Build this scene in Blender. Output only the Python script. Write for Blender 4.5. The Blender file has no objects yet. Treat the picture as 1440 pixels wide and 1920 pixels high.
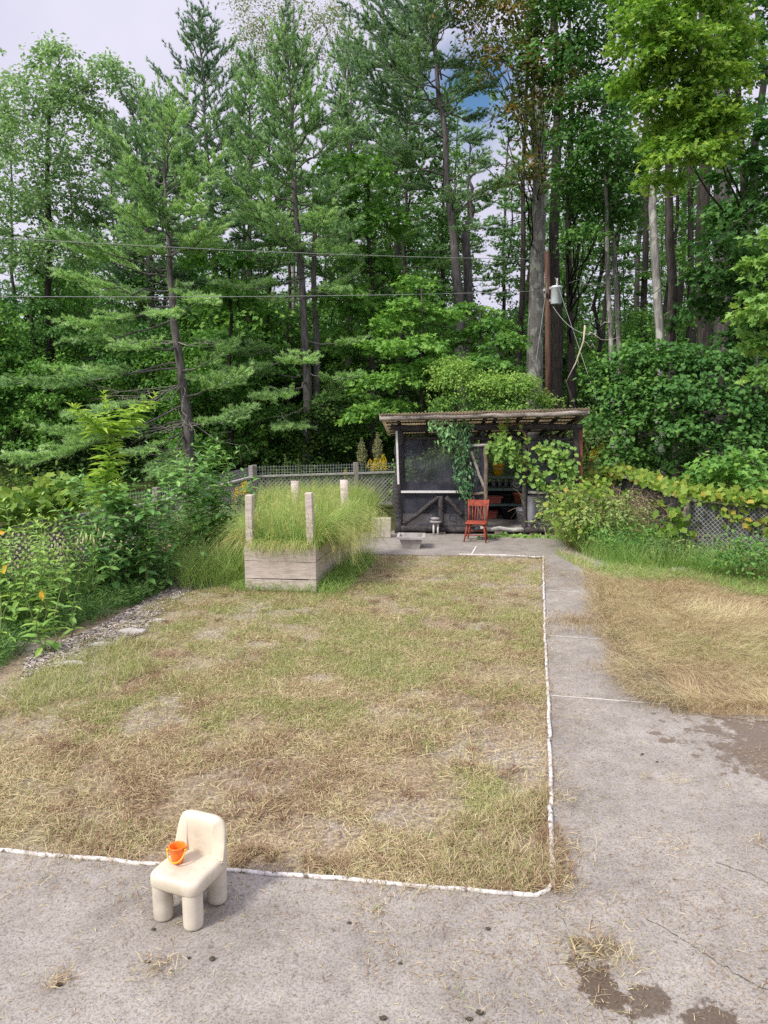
import bpy, math, random
import numpy as np
from mathutils import Vector

random.seed(7)
RNG = np.random.default_rng(11)
PI = math.pi
sc = bpy.context.scene
C = sc.collection

# ------------------------------------------------------------------ camera
CAM_H, PITCH, F = 3.05, math.radians(8.4), 1442.0
cam_d = bpy.data.cameras.new('camera')
cam = bpy.data.objects.new('camera', cam_d)
C.objects.link(cam)
cam.location = (0, 0, CAM_H)
cam.rotation_euler = (PI / 2 - PITCH, 0, 0)
cam_d.sensor_fit = 'VERTICAL'
cam_d.sensor_height = 36
cam_d.lens = 36 * F / 1920
cam_d.clip_end = 2000
sc.camera = cam


def ray(px, py):
    u, v = (px - 720) / F, (py - 960) / F
    s, c = math.sin(PITCH), math.cos(PITCH)
    return np.array([u, c - v * s, -s - v * c])


def G(px, py, z=0.0):            # where a ray meets the height z
    d = ray(px, py)
    t = (z - CAM_H) / d[2]
    return np.array([d[0] * t, d[1] * t, z])


def P(px, py, Y):                # where a ray meets the distance Y
    d = ray(px, py)
    t = Y / d[1]
    return np.array([d[0] * t, Y, CAM_H + d[2] * t])


def M(px, Y):                    # metres in px pixels at distance Y
    return px * Y / F


# ------------------------------------------------------------------ mesh building
class MB:
    def __init__(s):
        s.v, s.t, s.q, s.a, s.n = [], [], [], [], 0
        s.tm, s.qm, s.ts, s.qs = [], [], [], []

    def add(s, verts, tris=None, quads=None, val=0.5, mat=0, smooth=False):
        verts = np.asarray(verts, dtype=np.float32).reshape(-1, 3)
        if tris is not None and len(tris):
            t = np.asarray(tris, dtype=np.int32).reshape(-1, 3) + s.n
            s.t.append(t); s.tm.append(np.full(len(t), mat)); s.ts.append(np.full(len(t), smooth))
        if quads is not None and len(quads):
            q = np.asarray(quads, dtype=np.int32).reshape(-1, 4) + s.n
            s.q.append(q); s.qm.append(np.full(len(q), mat)); s.qs.append(np.full(len(q), smooth))
        s.v.append(verts)
        a = np.asarray(val, dtype=np.float32)
        s.a.append(np.full(len(verts), a, dtype=np.float32) if a.ndim == 0 else a)
        s.n += len(verts)

    def box(s, c, size, axes=None, val=0.5, mat=0):
        hx, hy, hz = np.asarray(size) / 2
        p = np.array([[x, y, z] for z in (-hz, hz) for y in (-hy, hy) for x in (-hx, hx)])
        if axes is not None:
            p = p @ np.asarray(axes)
        s.add(p + np.asarray(c), quads=[[0, 2, 3, 1], [4, 5, 7, 6], [0, 1, 5, 4], [2, 6, 7, 3], [0, 4, 6, 2], [1, 3, 7, 5]], val=val, mat=mat)

    def bar(s, a, b, w, h=None, up=(0, 0, 1), val=0.5, mat=0):   # a straight plank from a to b
        a, b = np.asarray(a, float), np.asarray(b, float)
        h = h or w
        d = b - a; L = np.linalg.norm(d); d = d / L
        up = np.asarray(up, float)
        if abs(d @ up) > 0.95: up = np.array([1.0, 0, 0])
        r = np.cross(d, up); r /= np.linalg.norm(r)
        u = np.cross(r, d)
        s.box((a + b) / 2, (w, L, h), axes=[r, d, u], val=val, mat=mat)

    def tube(s, pts, rad, n=8, val=0.5, mat=0, caps=True, rough=0.0):
        pts = np.asarray(pts, float)
        rad = np.full(len(pts), rad) if np.ndim(rad) == 0 else np.asarray(rad, float)
        tan = np.gradient(pts, axis=0)
        tan /= np.linalg.norm(tan, axis=1)[:, None] + 1e-9
        ref = np.array([0, 0, 1.0]) if abs(tan[0][2]) < 0.9 else np.array([1.0, 0, 0])
        r = np.cross(tan, ref); r /= np.linalg.norm(r, axis=1)[:, None] + 1e-9
        u = np.cross(r, tan)
        ang = np.arange(n) / n * 2 * PI
        rr = rad[:, None] * np.ones((1, n))
        if rough: rr = rr * (1 + rough * RNG.normal(size=rr.shape))
        ring = pts[:, None, :] + rr[..., None] * (np.cos(ang)[None, :, None] * r[:, None, :] + np.sin(ang)[None, :, None] * u[:, None, :])
        m = len(pts)
        i, j = np.meshgrid(np.arange(m - 1), np.arange(n), indexing='ij')
        j2 = (j + 1) % n
        q = np.stack([i * n + j, i * n + j2, (i + 1) * n + j2, (i + 1) * n + j], -1).reshape(-1, 4)
        V = ring.reshape(-1, 3)
        tr = None
        if caps:
            V = np.vstack([V, pts[0], pts[-1]])
            k0, k1 = m * n, m * n + 1
            tr = [[k0, (a + 1) % n, a] for a in range(n)] + [[k1, (m - 1) * n + a, (m - 1) * n + (a + 1) % n] for a in range(n)]
        s.add(V, tris=tr, quads=q, val=val, mat=mat, smooth=True)

    def lathe(s, c, prof, n=24, val=0.5, mat=0, sx=1.0, sy=1.0, smooth=True):   # prof = [(r, z), ...]
        prof = np.asarray(prof, float)
        ang = np.arange(n) / n * 2 * PI
        V = np.stack([prof[:, 0, None] * np.cos(ang) * sx, prof[:, 0, None] * np.sin(ang) * sy, np.repeat(prof[:, 1, None], n, 1)], -1).reshape(-1, 3) + np.asarray(c)
        m = len(prof)
        i, j = np.meshgrid(np.arange(m - 1), np.arange(n), indexing='ij')
        j2 = (j + 1) % n
        q = np.stack([i * n + j, i * n + j2, (i + 1) * n + j2, (i + 1) * n + j], -1).reshape(-1, 4)
        s.add(V, quads=q, val=val, mat=mat, smooth=smooth)

    def mesh(s, name, mats, off=(0, 0, 0)):
        me = bpy.data.meshes.new(name)
        v = np.concatenate(s.v) - np.asarray(off, np.float32)
        t = np.concatenate(s.t) if s.t else np.zeros((0, 3), np.int32)
        q = np.concatenate(s.q) if s.q else np.zeros((0, 4), np.int32)
        nt, nq = len(t), len(q)
        me.vertices.add(len(v)); me.vertices.foreach_set('co', v.astype(np.float32).ravel())
        me.loops.add(nt * 3 + nq * 4)
        me.loops.foreach_set('vertex_index', np.concatenate([t.ravel(), q.ravel()]).astype(np.int32))
        me.polygons.add(nt + nq)
        me.polygons.foreach_set('loop_start', np.concatenate([np.arange(nt) * 3, nt * 3 + np.arange(nq) * 4]).astype(np.int32))
        mi = np.concatenate([np.concatenate(s.tm) if nt else np.zeros(0), np.concatenate(s.qm) if nq else np.zeros(0)])
        sm = np.concatenate([np.concatenate(s.ts) if nt else np.zeros(0), np.concatenate(s.qs) if nq else np.zeros(0)])
        me.polygons.foreach_set('material_index', mi.astype(np.int32))
        me.polygons.foreach_set('use_smooth', sm.astype(bool))
        at = me.attributes.new('v', 'FLOAT', 'POINT')
        at.data.foreach_set('value', np.concatenate(s.a).astype(np.float32))
        me.update(calc_edges=True)
        for m in (mats if isinstance(mats, (list, tuple)) else [mats]):
            me.materials.append(m)
        return me


def tag(o, label=None, cat=None, group=None, kind=None):
    if label: o['label'] = label
    if cat: o['category'] = cat
    if group: o['group'] = group
    if kind: o['kind'] = kind
    return o


def thing(name, loc, label, cat, group=None):
    o = bpy.data.objects.new(name, None)
    o.empty_display_size = 0.1
    C.objects.link(o)
    o.location = tuple(float(x) for x in loc)
    return tag(o, label, cat, group)


def wloc(o):
    p = np.zeros(3)
    while o is not None:
        p = p + np.array(o.location); o = o.parent
    return p


def part(name, mb, mat, parent, label=None):   # mesh given in world space, becomes a child of parent
    off = wloc(parent)
    o = bpy.data.objects.new(name, mb.mesh(name, mat, off))
    C.objects.link(o)
    o.parent = parent
    if label: o['label'] = label
    return o


def single(name, mb, mat, loc, label=None, cat=None, group=None, kind=None):
    o = bpy.data.objects.new(name, mb.mesh(name, mat, loc))
    o.location = tuple(float(x) for x in loc)
    C.objects.link(o)
    return tag(o, label, cat, group, kind)


def dup(o, parent=None, **kw):
    c = o.copy(); C.objects.link(c)
    if parent is not None: c.parent = parent
    for ch in list(o.children):
        dup(ch, c)
    for k, val in kw.items():
        if k == 'label': c['label'] = val
        else: setattr(c, k, val)
    return c


# ------------------------------------------------------------------ noise in numpy
def vnoise(x, y, seed=0):
    xi, yi = np.floor(x).astype(np.int64), np.floor(y).astype(np.int64)
    fx, fy = x - xi, y - yi
    fx, fy = fx * fx * (3 - 2 * fx), fy * fy * (3 - 2 * fy)
    def h(a, b):
        n = (a * 374761393 + b * 668265263 + seed * 1442695041) & 0x7fffffff
        n = ((n ^ (n >> 13)) * 1274126177) & 0x7fffffff
        return ((n ^ (n >> 16)) & 0xffff) / 65535.0
    return (h(xi, yi) * (1 - fx) + h(xi + 1, yi) * fx) * (1 - fy) + (h(xi, yi + 1) * (1 - fx) + h(xi + 1, yi + 1) * fx) * fy


def fbm(x, y, seed=0, o=3):
    r, a, t = 0, 0.5, 0
    for k in range(o):
        r = r + a * vnoise(x * 2 ** k, y * 2 ** k, seed + k); t += a; a *= 0.55
    return r / t


def unit(v):
    return v / (np.linalg.norm(v, axis=-1, keepdims=True) + 1e-9)


# ------------------------------------------------------------------ materials
def srgb(r, g, b):
    f = lambda c: c / 12.92 if c <= 0.04045 else ((c + 0.055) / 1.055) ** 2.4
    return (f(r / 255), f(g / 255), f(b / 255), 1)


class NT:
    def __init__(s, name):
        s.m = bpy.data.materials.new(name); s.m.use_nodes = True
        s.t = s.m.node_tree; s.t.nodes.clear()
        s.out = s.n('ShaderNodeOutputMaterial')

    def n(s, typ, **kw):
        nd = s.t.nodes.new(typ)
        for k, v in kw.items(): setattr(nd, k, v)
        return nd

    def l(s, a, b): s.t.links.new(a, b)

    def inp(s, nd, key, v):
        sk = nd.inputs[key]
        if isinstance(v, bpy.types.NodeSocket): s.l(v, sk)
        else: sk.default_value = v

    def coord(s, scale=(1, 1, 1), which='Object'):
        tc = s.n('ShaderNodeTexCoord'); mp = s.n('ShaderNodeMapping')
        s.l(tc.outputs[which], mp.inputs['Vector']); mp.inputs['Scale'].default_value = scale
        return mp.outputs[0]

    def noise(s, vec, scale, detail=4, rough=0.55, dist=0.0):
        nd = s.n('ShaderNodeTexNoise')
        s.l(vec, nd.inputs['Vector'])
        nd.inputs['Scale'].default_value = scale; nd.inputs['Detail'].default_value = detail
        nd.inputs['Roughness'].default_value = rough; nd.inputs['Distortion'].default_value = dist
        return nd.outputs['Fac']

    def ramp(s, fac, stops, interp='LINEAR'):
        nd = s.n('ShaderNodeValToRGB'); cr = nd.color_ramp; cr.interpolation = interp
        while len(cr.elements) < len(stops): cr.elements.new(0.5)
        for e, (p, c) in zip(cr.elements, stops):
            e.position = p; e.color = c if len(c) == 4 else (*c, 1)
        s.inp(nd, 'Fac', fac)
        return nd.outputs['Color']

    def mix(s, fac, a, b, mode='MIX'):
        nd = s.n('ShaderNodeMix', data_type='RGBA', blend_type=mode)
        s.inp(nd, 0, fac); s.inp(nd, 6, a); s.inp(nd, 7, b)
        return nd.outputs[2]

    def math(s, op, a, b=None, c=None, clamp=False):
        nd = s.n('ShaderNodeMath', operation=op, use_clamp=clamp)
        s.inp(nd, 0, a)
        if b is not None: s.inp(nd, 1, b)
        if c is not None: s.inp(nd, 2, c)
        return nd.outputs[0]

    def attr(s, name='v'):
        nd = s.n('ShaderNodeAttribute', attribute_name=name)
        return nd.outputs['Fac']

    def bump(s, h, strength=0.4, dist=0.02):
        nd = s.n('ShaderNodeBump'); nd.inputs['Strength'].default_value = strength; nd.inputs['Distance'].default_value = dist
        s.l(h, nd.inputs['Height'])
        return nd.outputs[0]

    def principled(s, col, rough=0.7, normal=None, spec=0.3, **kw):
        nd = s.n('ShaderNodeBsdfPrincipled')
        s.inp(nd, 'Base Color', col); s.inp(nd, 'Roughness', rough); s.inp(nd, 'Specular IOR Level', spec)
        if normal is not None: s.l(normal, nd.inputs['Normal'])
        for k, v in kw.items(): s.inp(nd, k, v)
        return nd.outputs[0]

    def done(s, sh):
        s.l(sh, s.out.inputs['Surface']); return s.m


GAIN = dict(pine_needles=2.3, pine_needles_blue=2.2, maple_leaves=1.8, dark_leaves=1.75, pale_leaves=2.0, bush_leaves=1.45, creeper_leaves=1.9, garden_leaves=1.85, milkweed_leaves=1.5, feathery_leaves=1.4, bright_leaves=1.2,
            weed_leaves=1.3, undergrowth_leaves=1.0, green_grass=1.15, poplar_leaves=1.2, turning_oak_leaves=1.1)


def leaf_mat(name, stops, trans=0.35, rough=0.55, spec=0.25):
    k = NT(name)
    g = GAIN.get(name, 1.0)
    stops = [(p, (min(.9, c[0] * g), min(.9, c[1] * g), min(.9, c[2] * g), 1)) for p, c in stops]
    col = k.ramp(k.attr(), stops)
    a = k.principled(col, rough, spec=spec)
    t = k.n('ShaderNodeBsdfTranslucent')
    k.l(k.mix(0.6, col, (0.9, 1.0, 0.35, 1), 'MULTIPLY'), t.inputs['Color'])
    m = k.n('ShaderNodeMixShader'); m.inputs[0].default_value = trans
    k.l(a, m.inputs[1]); k.l(t.outputs[0], m.inputs[2])
    return k.done(m.outputs[0])


def bark_mat(name, dark, light, sc3=(9, 9, 1.6), lichen=None):
    k = NT(name)
    v = k.coord(sc3)
    n = k.noise(v, 1.6, 5, 0.65)
    col = k.ramp(n, [(0.3, dark), (0.72, light)])
    if lichen:
        ln = k.noise(k.coord((2.2, 2.2, 1.2)), 2.0, 5, 0.6)
        col = k.mix(k.ramp(ln, [(0.53, (0, 0, 0, 1)), (0.6, (1, 1, 1, 1))]), col, lichen)
    return k.done(k.principled(col, 0.9, k.bump(n, 0.7, 0.03), 0.15))


def plain_mat(name, col, rough=0.6, var=0.25, scale=6, spec=0.3, stretch=(1, 1, 1), bump=0.15, **kw):
    k = NT(name)
    n = k.noise(k.coord(stretch), scale, 5, 0.6)
    c2 = tuple(x * (1 - var) for x in col[:3]) + (1,)
    c3 = tuple(min(1, x * (1 + var * 0.6)) for x in col[:3]) + (1,)
    c = k.ramp(n, [(0.32, c2), (0.5, col), (0.7, c3)])
    return k.done(k.principled(c, rough, k.bump(n, bump, 0.01), spec, **kw))


MAT = {}
MAT['pine'] = leaf_mat('pine_needles', [(0.0, (0.055, 0.110, 0.052, 1)), (0.5, (0.125, 0.205, 0.092, 1)), (1.0, (0.24, 0.335, 0.145, 1))], 0.35, 0.5)
MAT['pine_blue'] = leaf_mat('pine_needles_blue', [(0.0, (0.055, 0.105, 0.065, 1)), (0.5, (0.115, 0.185, 0.102, 1)), (1.0, (0.20, 0.28, 0.14, 1))], 0.35, 0.5)
MAT['maple'] = leaf_mat('maple_leaves', [(0.0, (0.050, 0.120, 0.030, 1)), (0.5, (0.085, 0.190, 0.040, 1)), (1.0, (0.16, 0.28, 0.055, 1))], 0.4)
MAT['dark'] = leaf_mat('dark_leaves', [(0.0, (0.030, 0.085, 0.022, 1)), (0.5, (0.055, 0.135, 0.032, 1)), (1.0, (0.11, 0.21, 0.045, 1))], 0.35)
MAT['pale'] = leaf_mat('pale_leaves', [(0.0, (0.085, 0.145, 0.070, 1)), (0.5, (0.145, 0.225, 0.105, 1)), (1.0, (0.23, 0.31, 0.15, 1))], 0.4)
MAT['bright'] = leaf_mat('bright_leaves', [(0.0, (0.095, 0.21, 0.035, 1)), (0.5, (0.19, 0.34, 0.055, 1)), (1.0, (0.36, 0.50, 0.09, 1))], 0.45)
MAT['oak'] = leaf_mat('turning_oak_leaves', [(0.0, (0.07, 0.13, 0.035, 1)), (0.5, (0.13, 0.17, 0.045, 1)), (0.82, (0.21, 0.18, 0.055, 1)), (1.0, (0.30, 0.18, 0.055, 1))], 0.4)
MAT['poplar'] = leaf_mat('poplar_leaves', [(0.0, (0.15, 0.20, 0.09, 1)), (0.6, (0.23, 0.28, 0.13, 1)), (1.0, (0.36, 0.33, 0.10, 1))], 0.4)
MAT['bush'] = leaf_mat('bush_leaves', [(0.0, (0.085, 0.180, 0.045, 1)), (0.5, (0.15, 0.28, 0.065, 1)), (1.0, (0.26, 0.38, 0.09, 1))], 0.4)
MAT['vine'] = leaf_mat('vine_leaves', [(0.0, (0.12, 0.24, 0.04, 1)), (0.5, (0.24, 0.38, 0.06, 1)), (0.85, (0.40, 0.48, 0.09, 1)), (1.0, (0.55, 0.45, 0.10, 1))], 0.45)
MAT['creeper'] = leaf_mat('creeper_leaves', [(0.0, (0.026, 0.075, 0.034, 1)), (0.6, (0.052, 0.13, 0.050, 1)), (1.0, (0.16, 0.28, 0.11, 1))], 0.3, 0.4, 0.4)
MAT['garden'] = leaf_mat('garden_leaves', [(0.0, (0.040, 0.105, 0.032, 1)), (0.5, (0.080, 0.175, 0.046, 1)), (1.0, (0.17, 0.29, 0.075, 1))], 0.3, 0.4, 0.4)
MAT['milkweed'] = leaf_mat('milkweed_leaves', [(0.0, (0.10, 0.20, 0.05, 1)), (0.5, (0.19, 0.33, 0.075, 1)), (1.0, (0.34, 0.46, 0.10, 1))], 0.4, 0.5, 0.3)
MAT['yellow_leaf'] = leaf_mat('yellow_leaves', [(0.0, (0.74, 0.40, 0.03, 1)), (1.0, (0.80, 0.56, 0.07, 1))], 0.35)
MAT['pod'] = leaf_mat('seed_pods', [(0.0, (0.40, 0.48, 0.18, 1)), (1.0, (0.55, 0.60, 0.27, 1))], 0.2)
MAT['goldenrod'] = leaf_mat('goldenrod_flowers', [(0.0, (0.66, 0.46, 0.03, 1)), (1.0, (0.80, 0.64, 0.06, 1))], 0.3)
MAT['grass'] = leaf_mat('green_grass', [(0.0, (0.55, 0.44, 0.20, 1)), (0.25, (0.46, 0.49, 0.19, 1)), (0.6, (0.33, 0.47, 0.14, 1)), (1.0, (0.17, 0.31, 0.075, 1))], 0.4)
MAT['lawn_blades'] = leaf_mat('mown_straw', [(0.0, (0.22, 0.125, 0.085, 1)), (0.22, (0.36, 0.255, 0.155, 1)), (0.45, (0.54, 0.44, 0.265, 1)), (0.62, (0.66, 0.575, 0.36, 1)), (0.78, (0.38, 0.385, 0.15, 1)), (1.0, (0.21, 0.30, 0.08, 1))], 0.2, 0.8, 0.1)
MAT['feather'] = leaf_mat('feathery_leaves', [(0.0, (0.045, 0.110, 0.035, 1)), (0.6, (0.09, 0.18, 0.05, 1)), (1.0, (0.18, 0.28, 0.075, 1))], 0.35)
MAT['weed'] = leaf_mat('weed_leaves', [(0.0, (0.08, 0.15, 0.055, 1)), (0.5, (0.15, 0.24, 0.08, 1)), (1.0, (0.28, 0.35, 0.12, 1))], 0.4)
MAT['thatch'] = leaf_mat('dead_stems', [(0.0, (0.20, 0.13, 0.09, 1)), (0.5, (0.36, 0.26, 0.16, 1)), (1.0, (0.52, 0.42, 0.25, 1))], 0.15, 0.85, 0.1)
MAT['spire'] = leaf_mat('seed_spires', [(0.0, (0.20, 0.22, 0.10, 1)), (1.0, (0.38, 0.37, 0.20, 1))], 0.3)
MAT['undergrowth'] = leaf_mat('undergrowth_leaves', [(0.0, (0.030, 0.080, 0.022, 1)), (0.6, (0.060, 0.135, 0.030, 1)), (1.0, (0.16, 0.26, 0.05, 1))], 0.4)

MAT['bark_pine'] = bark_mat('pine_bark', (0.05, 0.044, 0.044, 1), (0.23, 0.21, 0.205, 1))
MAT['bark_grey'] = bark_mat('grey_bark', (0.10, 0.092, 0.088, 1), (0.36, 0.34, 0.32, 1), (7, 7, 1.2), (0.40, 0.41, 0.36, 1))
MAT['bark_dark'] = bark_mat('dark_bark', (0.022, 0.019, 0.018, 1), (0.10, 0.088, 0.08, 1))
MAT['deadwood'] = bark_mat('bleached_deadwood', (0.26, 0.24, 0.21, 1), (0.50, 0.46, 0.40, 1))
MAT['paledead'] = bark_mat('pale_broken_wood', (0.38, 0.33, 0.24, 1), (0.66, 0.60, 0.47, 1), (5, 5, 5))
MAT['stem'] = plain_mat('green_stem', (0.16, 0.22, 0.07, 1), 0.7)
MAT['redstem'] = plain_mat('red_stem', (0.20, 0.12, 0.06, 1), 0.7)

MAT['log_dark'] = bark_mat('weathered_dark_log', (0.018, 0.017, 0.018, 1), (0.11, 0.10, 0.10, 1), (12, 12, 12))
MAT['log_pale'] = bark_mat('peeled_log', (0.13, 0.11, 0.10, 1), (0.50, 0.45, 0.40, 1), (3, 10, 10))
MAT['log_brown'] = bark_mat('brown_log', (0.08, 0.06, 0.05, 1), (0.30, 0.23, 0.18, 1), (10, 10, 3))
MAT['redboard'] = plain_mat('red_brown_board', (0.16, 0.060, 0.035, 1), 0.8, 0.5, 8, stretch=(3, 3, .6))
MAT['whitewood'] = plain_mat('white_painted_strip', (0.62, 0.61, 0.60, 1), 0.6, 0.15, 14)
MAT['greyrail'] = plain_mat('grey_weathered_wood', (0.40, 0.385, 0.36, 1), 0.85, 0.4, 9, 0.15, (1, 1, 4))
MAT['bedboard'] = plain_mat('raw_weathered_board', (0.50, 0.43, 0.385, 1), 0.8, 0.3, 3.5, 0.2, (1.5, 1.5, 12), 0.3)
MAT['shelf'] = plain_mat('green_grey_shelf', (0.12, 0.19, 0.17, 1), 0.6, 0.2)


def concrete(name, stains=()):
    k = NT(name)
    v = k.coord()
    n1 = k.noise(v, 1.1, 5, 0.6)
    n2 = k.noise(v, 60, 3, 0.7)
    n3 = k.noise(v, 7, 6, 0.65); n5 = k.noise(v, 150, 2, .7); n6 = k.noise(v, 22, 5, .75)
    col = k.ramp(n1, [(0.3, (0.240, 0.219, 0.192, 1)), (0.5, (0.315, 0.288, 0.254, 1)), (0.72, (0.385, 0.355, 0.315, 1))])
    col = k.mix(0.55, col, k.ramp(n3, [(0.3, (0.62, 0.60, 0.57, 1)), (0.6, (1, 1, 1, 1))]), 'MULTIPLY')
    col = k.mix(0.75, col, k.ramp(n2, [(0.34, (0.50, 0.48, 0.46, 1)), (0.47, (0.95, 0.95, 0.95, 1)), (0.7, (1.18, 1.18, 1.18, 1))]), 'MULTIPLY')
    col = k.mix(0.8, col, k.ramp(n6, [(0.30, (0.45, 0.42, 0.38, 1)), (0.40, (0.98, .98, .98, 1)), (.72, (1.12, 1.12, 1.12, 1))]), 'MULTIPLY')
    col = k.mix(0.7, col, k.ramp(n5, [(0.36, (0.35, 0.33, 0.31, 1)), (0.46, (1, 1, 1, 1)), (.64, (1, 1, 1, 1)), (.72, (1.5, 1.48, 1.45, 1))]), 'MULTIPLY')
    sep = k.n('ShaderNodeSeparateXYZ'); tc = k.n('ShaderNodeTexCoord'); k.l(tc.outputs['Object'], sep.inputs[0])
    for (cx, cy, rx, ry, ang, colr, amt, edge) in stains:
        ca, sa = math.cos(ang), math.sin(ang)
        dx = k.math('SUBTRACT', sep.outputs[0], cx); dy = k.math('SUBTRACT', sep.outputs[1], cy)
        ex = k.math('ADD', k.math('MULTIPLY', dx, ca / rx), k.math('MULTIPLY', dy, sa / rx))
        ey = k.math('ADD', k.math('MULTIPLY', dx, -sa / ry), k.math('MULTIPLY', dy, ca / ry))
        r = k.math('SQRT', k.math('ADD', k.math('MULTIPLY', ex, ex), k.math('MULTIPLY', ey, ey)))
        r = k.math('ADD', r, k.math('MULTIPLY', k.math('SUBTRACT', k.noise(v, 5.0, 8, 0.75), 0.5), 3.4))
        f = k.ramp(r, [(max(0, 0.9 - edge), (amt, amt, amt, 1)), (0.93, (0, 0, 0, 1))])
        col = k.mix(f, col, k.mix(k.ramp(n2, [(0.35, (0.3, 0.3, 0.3, 1)), (0.6, (1, 1, 1, 1))]), (colr[0] * .6, colr[1] * .6, colr[2] * .6, 1), colr))
    b = k.math('ADD', k.math('MULTIPLY', n2, 0.5), n3)
    return k.done(k.principled(col, 0.88, k.bump(b, 0.35, 0.01), 0.2))


def ground_mat():
    k = NT('forest_floor')
    v = k.coord()
    n1 = k.noise(v, 0.35, 6, 0.6); n2 = k.noise(v, 6, 6, 0.7)
    c = k.ramp(n1, [(0.35, (0.045, 0.060, 0.022, 1)), (0.5, (0.075, 0.085, 0.035, 1)), (0.7, (0.11, 0.15, 0.04, 1))])
    c = k.mix(0.6, c, k.ramp(n2, [(0.3, (0.45, 0.40, 0.32, 1)), (0.7, (1.2, 1.15, 1, 1))]), 'MULTIPLY')
    return k.done(k.principled(c, 0.95, k.bump(n2, 0.6, 0.05), 0.1))


def lawn_mat():
    k = NT('thin_lawn_soil')
    v = k.coord()
    n1 = k.noise(v, 0.9, 5, 0.6); n2 = k.noise(v, 38, 4, 0.75); n3 = k.noise(v, 0.5, 3, 0.5)
    gravel = k.ramp(n2, [(0.3, (0.15, 0.13, 0.11, 1)), (0.5, (0.33, 0.295, 0.255, 1)), (0.66, (0.58, 0.54, 0.48, 1))])
    straw = k.ramp(n2, [(0.3, (0.10, 0.072, 0.048, 1)), (0.5, (0.28, 0.215, 0.145, 1)), (0.7, (0.52, 0.42, 0.29, 1))])
    c = k.mix(k.ramp(n1, [(0.46, (1, 1, 1, 1)), (0.62, (0.15, 0.15, 0.15, 1))]), gravel, straw)
    c = k.mix(k.ramp(n3, [(0.5, (0, 0, 0, 1)), (0.75, (0.5, 0.5, 0.5, 1))]), c, (0.20, 0.21, 0.075, 1))
    return k.done(k.principled(c, 0.95, k.bump(n2, 0.6, 0.02), 0.1))


# ------------------------------------------------------------------ leaves and blades
LEAF_T = {
    'diamond': (np.array([[0, 0, 0], [.45, .5, .07], [1, 0, -.08], [.45, -.5, .07]]), [], [[0, 3, 2, 1]]),
    'leaf': (np.array([[0, 0, 0], [.5, 0, .0], [1, 0, -.16], [.22, .36, .07], [.62, .40, .03], [.22, -.36, .07], [.62, -.40, .03]]),
             [[1, 2, 4], [2, 1, 6]], [[0, 1, 4, 3], [1, 0, 5, 6]]),
    'lobed': (np.array([[0, 0, 0], [-.12, .36, .05], [.22, .24, .02], [.42, .62, .02], [.58, .22, .02], [1, 0, -.12], [.58, -.22, .02], [.42, -.62, .02], [.22, -.24, .02], [-.12, -.36, .05], [.35, 0, -.03]]),
              [[10, 0, 9], [10, 9, 8], [10, 8, 7], [10, 7, 6], [10, 6, 5], [10, 5, 4], [10, 4, 3], [10, 3, 2], [10, 2, 1], [10, 1, 0]], []),
    'grape': (np.array([[0, 0, 0], [-.10, .34, .05], [.20, .40, .02], [.42, .56, .02], [.62, .36, .02], [1, 0, -.12], [.62, -.36, .02], [.42, -.56, .02], [.20, -.40, .02], [-.10, -.34, .05], [.35, 0, -.03]]),
              [[10, 0, 9], [10, 9, 8], [10, 8, 7], [10, 7, 6], [10, 6, 5], [10, 5, 4], [10, 4, 3], [10, 3, 2], [10, 2, 1], [10, 1, 0]], []),
    'needle': (np.array([[0, .5, 0], [0, -.5, 0], [1, 0, 0]]), [[0, 1, 2]], []),
    'blade': (np.array([[0, .5, 0], [0, -.5, 0], [.5, .4, .12], [.5, -.4, .12], [1, 0, -.02]]), [[2, 3, 4]], [[0, 1, 3, 2]]),
}


def leaves(mb, pos, dirs, nors, L, W, val, kind='leaf', mat=0):
    T, tr, qu = LEAF_T[kind]
    pos = np.asarray(pos); N = len(pos)
    if N == 0: return
    d = unit(np.asarray(dirs, float)); s = unit(np.cross(nors, d)); n = np.cross(d, s)
    L = np.broadcast_to(np.asarray(L, float), (N,)); W = np.broadcast_to(np.asarray(W, float), (N,))
    V = (pos[:, None, :] + (T[None, :, 0] * L[:, None])[..., None] * d[:, None, :]
         + (T[None, :, 1] * W[:, None])[..., None] * s[:, None, :] + (T[None, :, 2] * L[:, None])[..., None] * n[:, None, :])
    k = len(T); base = (np.arange(N) * k)[:, None, None]
    tris = (base + np.array(tr)[None]).reshape(-1, 3) if tr else None
    quads = (base + np.array(qu)[None]).reshape(-1, 4) if qu else None
    mb.add(V.reshape(-1, 3), tris, quads, np.repeat(np.broadcast_to(np.asarray(val, float), (N,)), k), mat)


def rnd(n, a=0.0, b=1.0): return RNG.uniform(a, b, n)


def sph(n):
    return unit(RNG.normal(size=(n, 3)))


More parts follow.
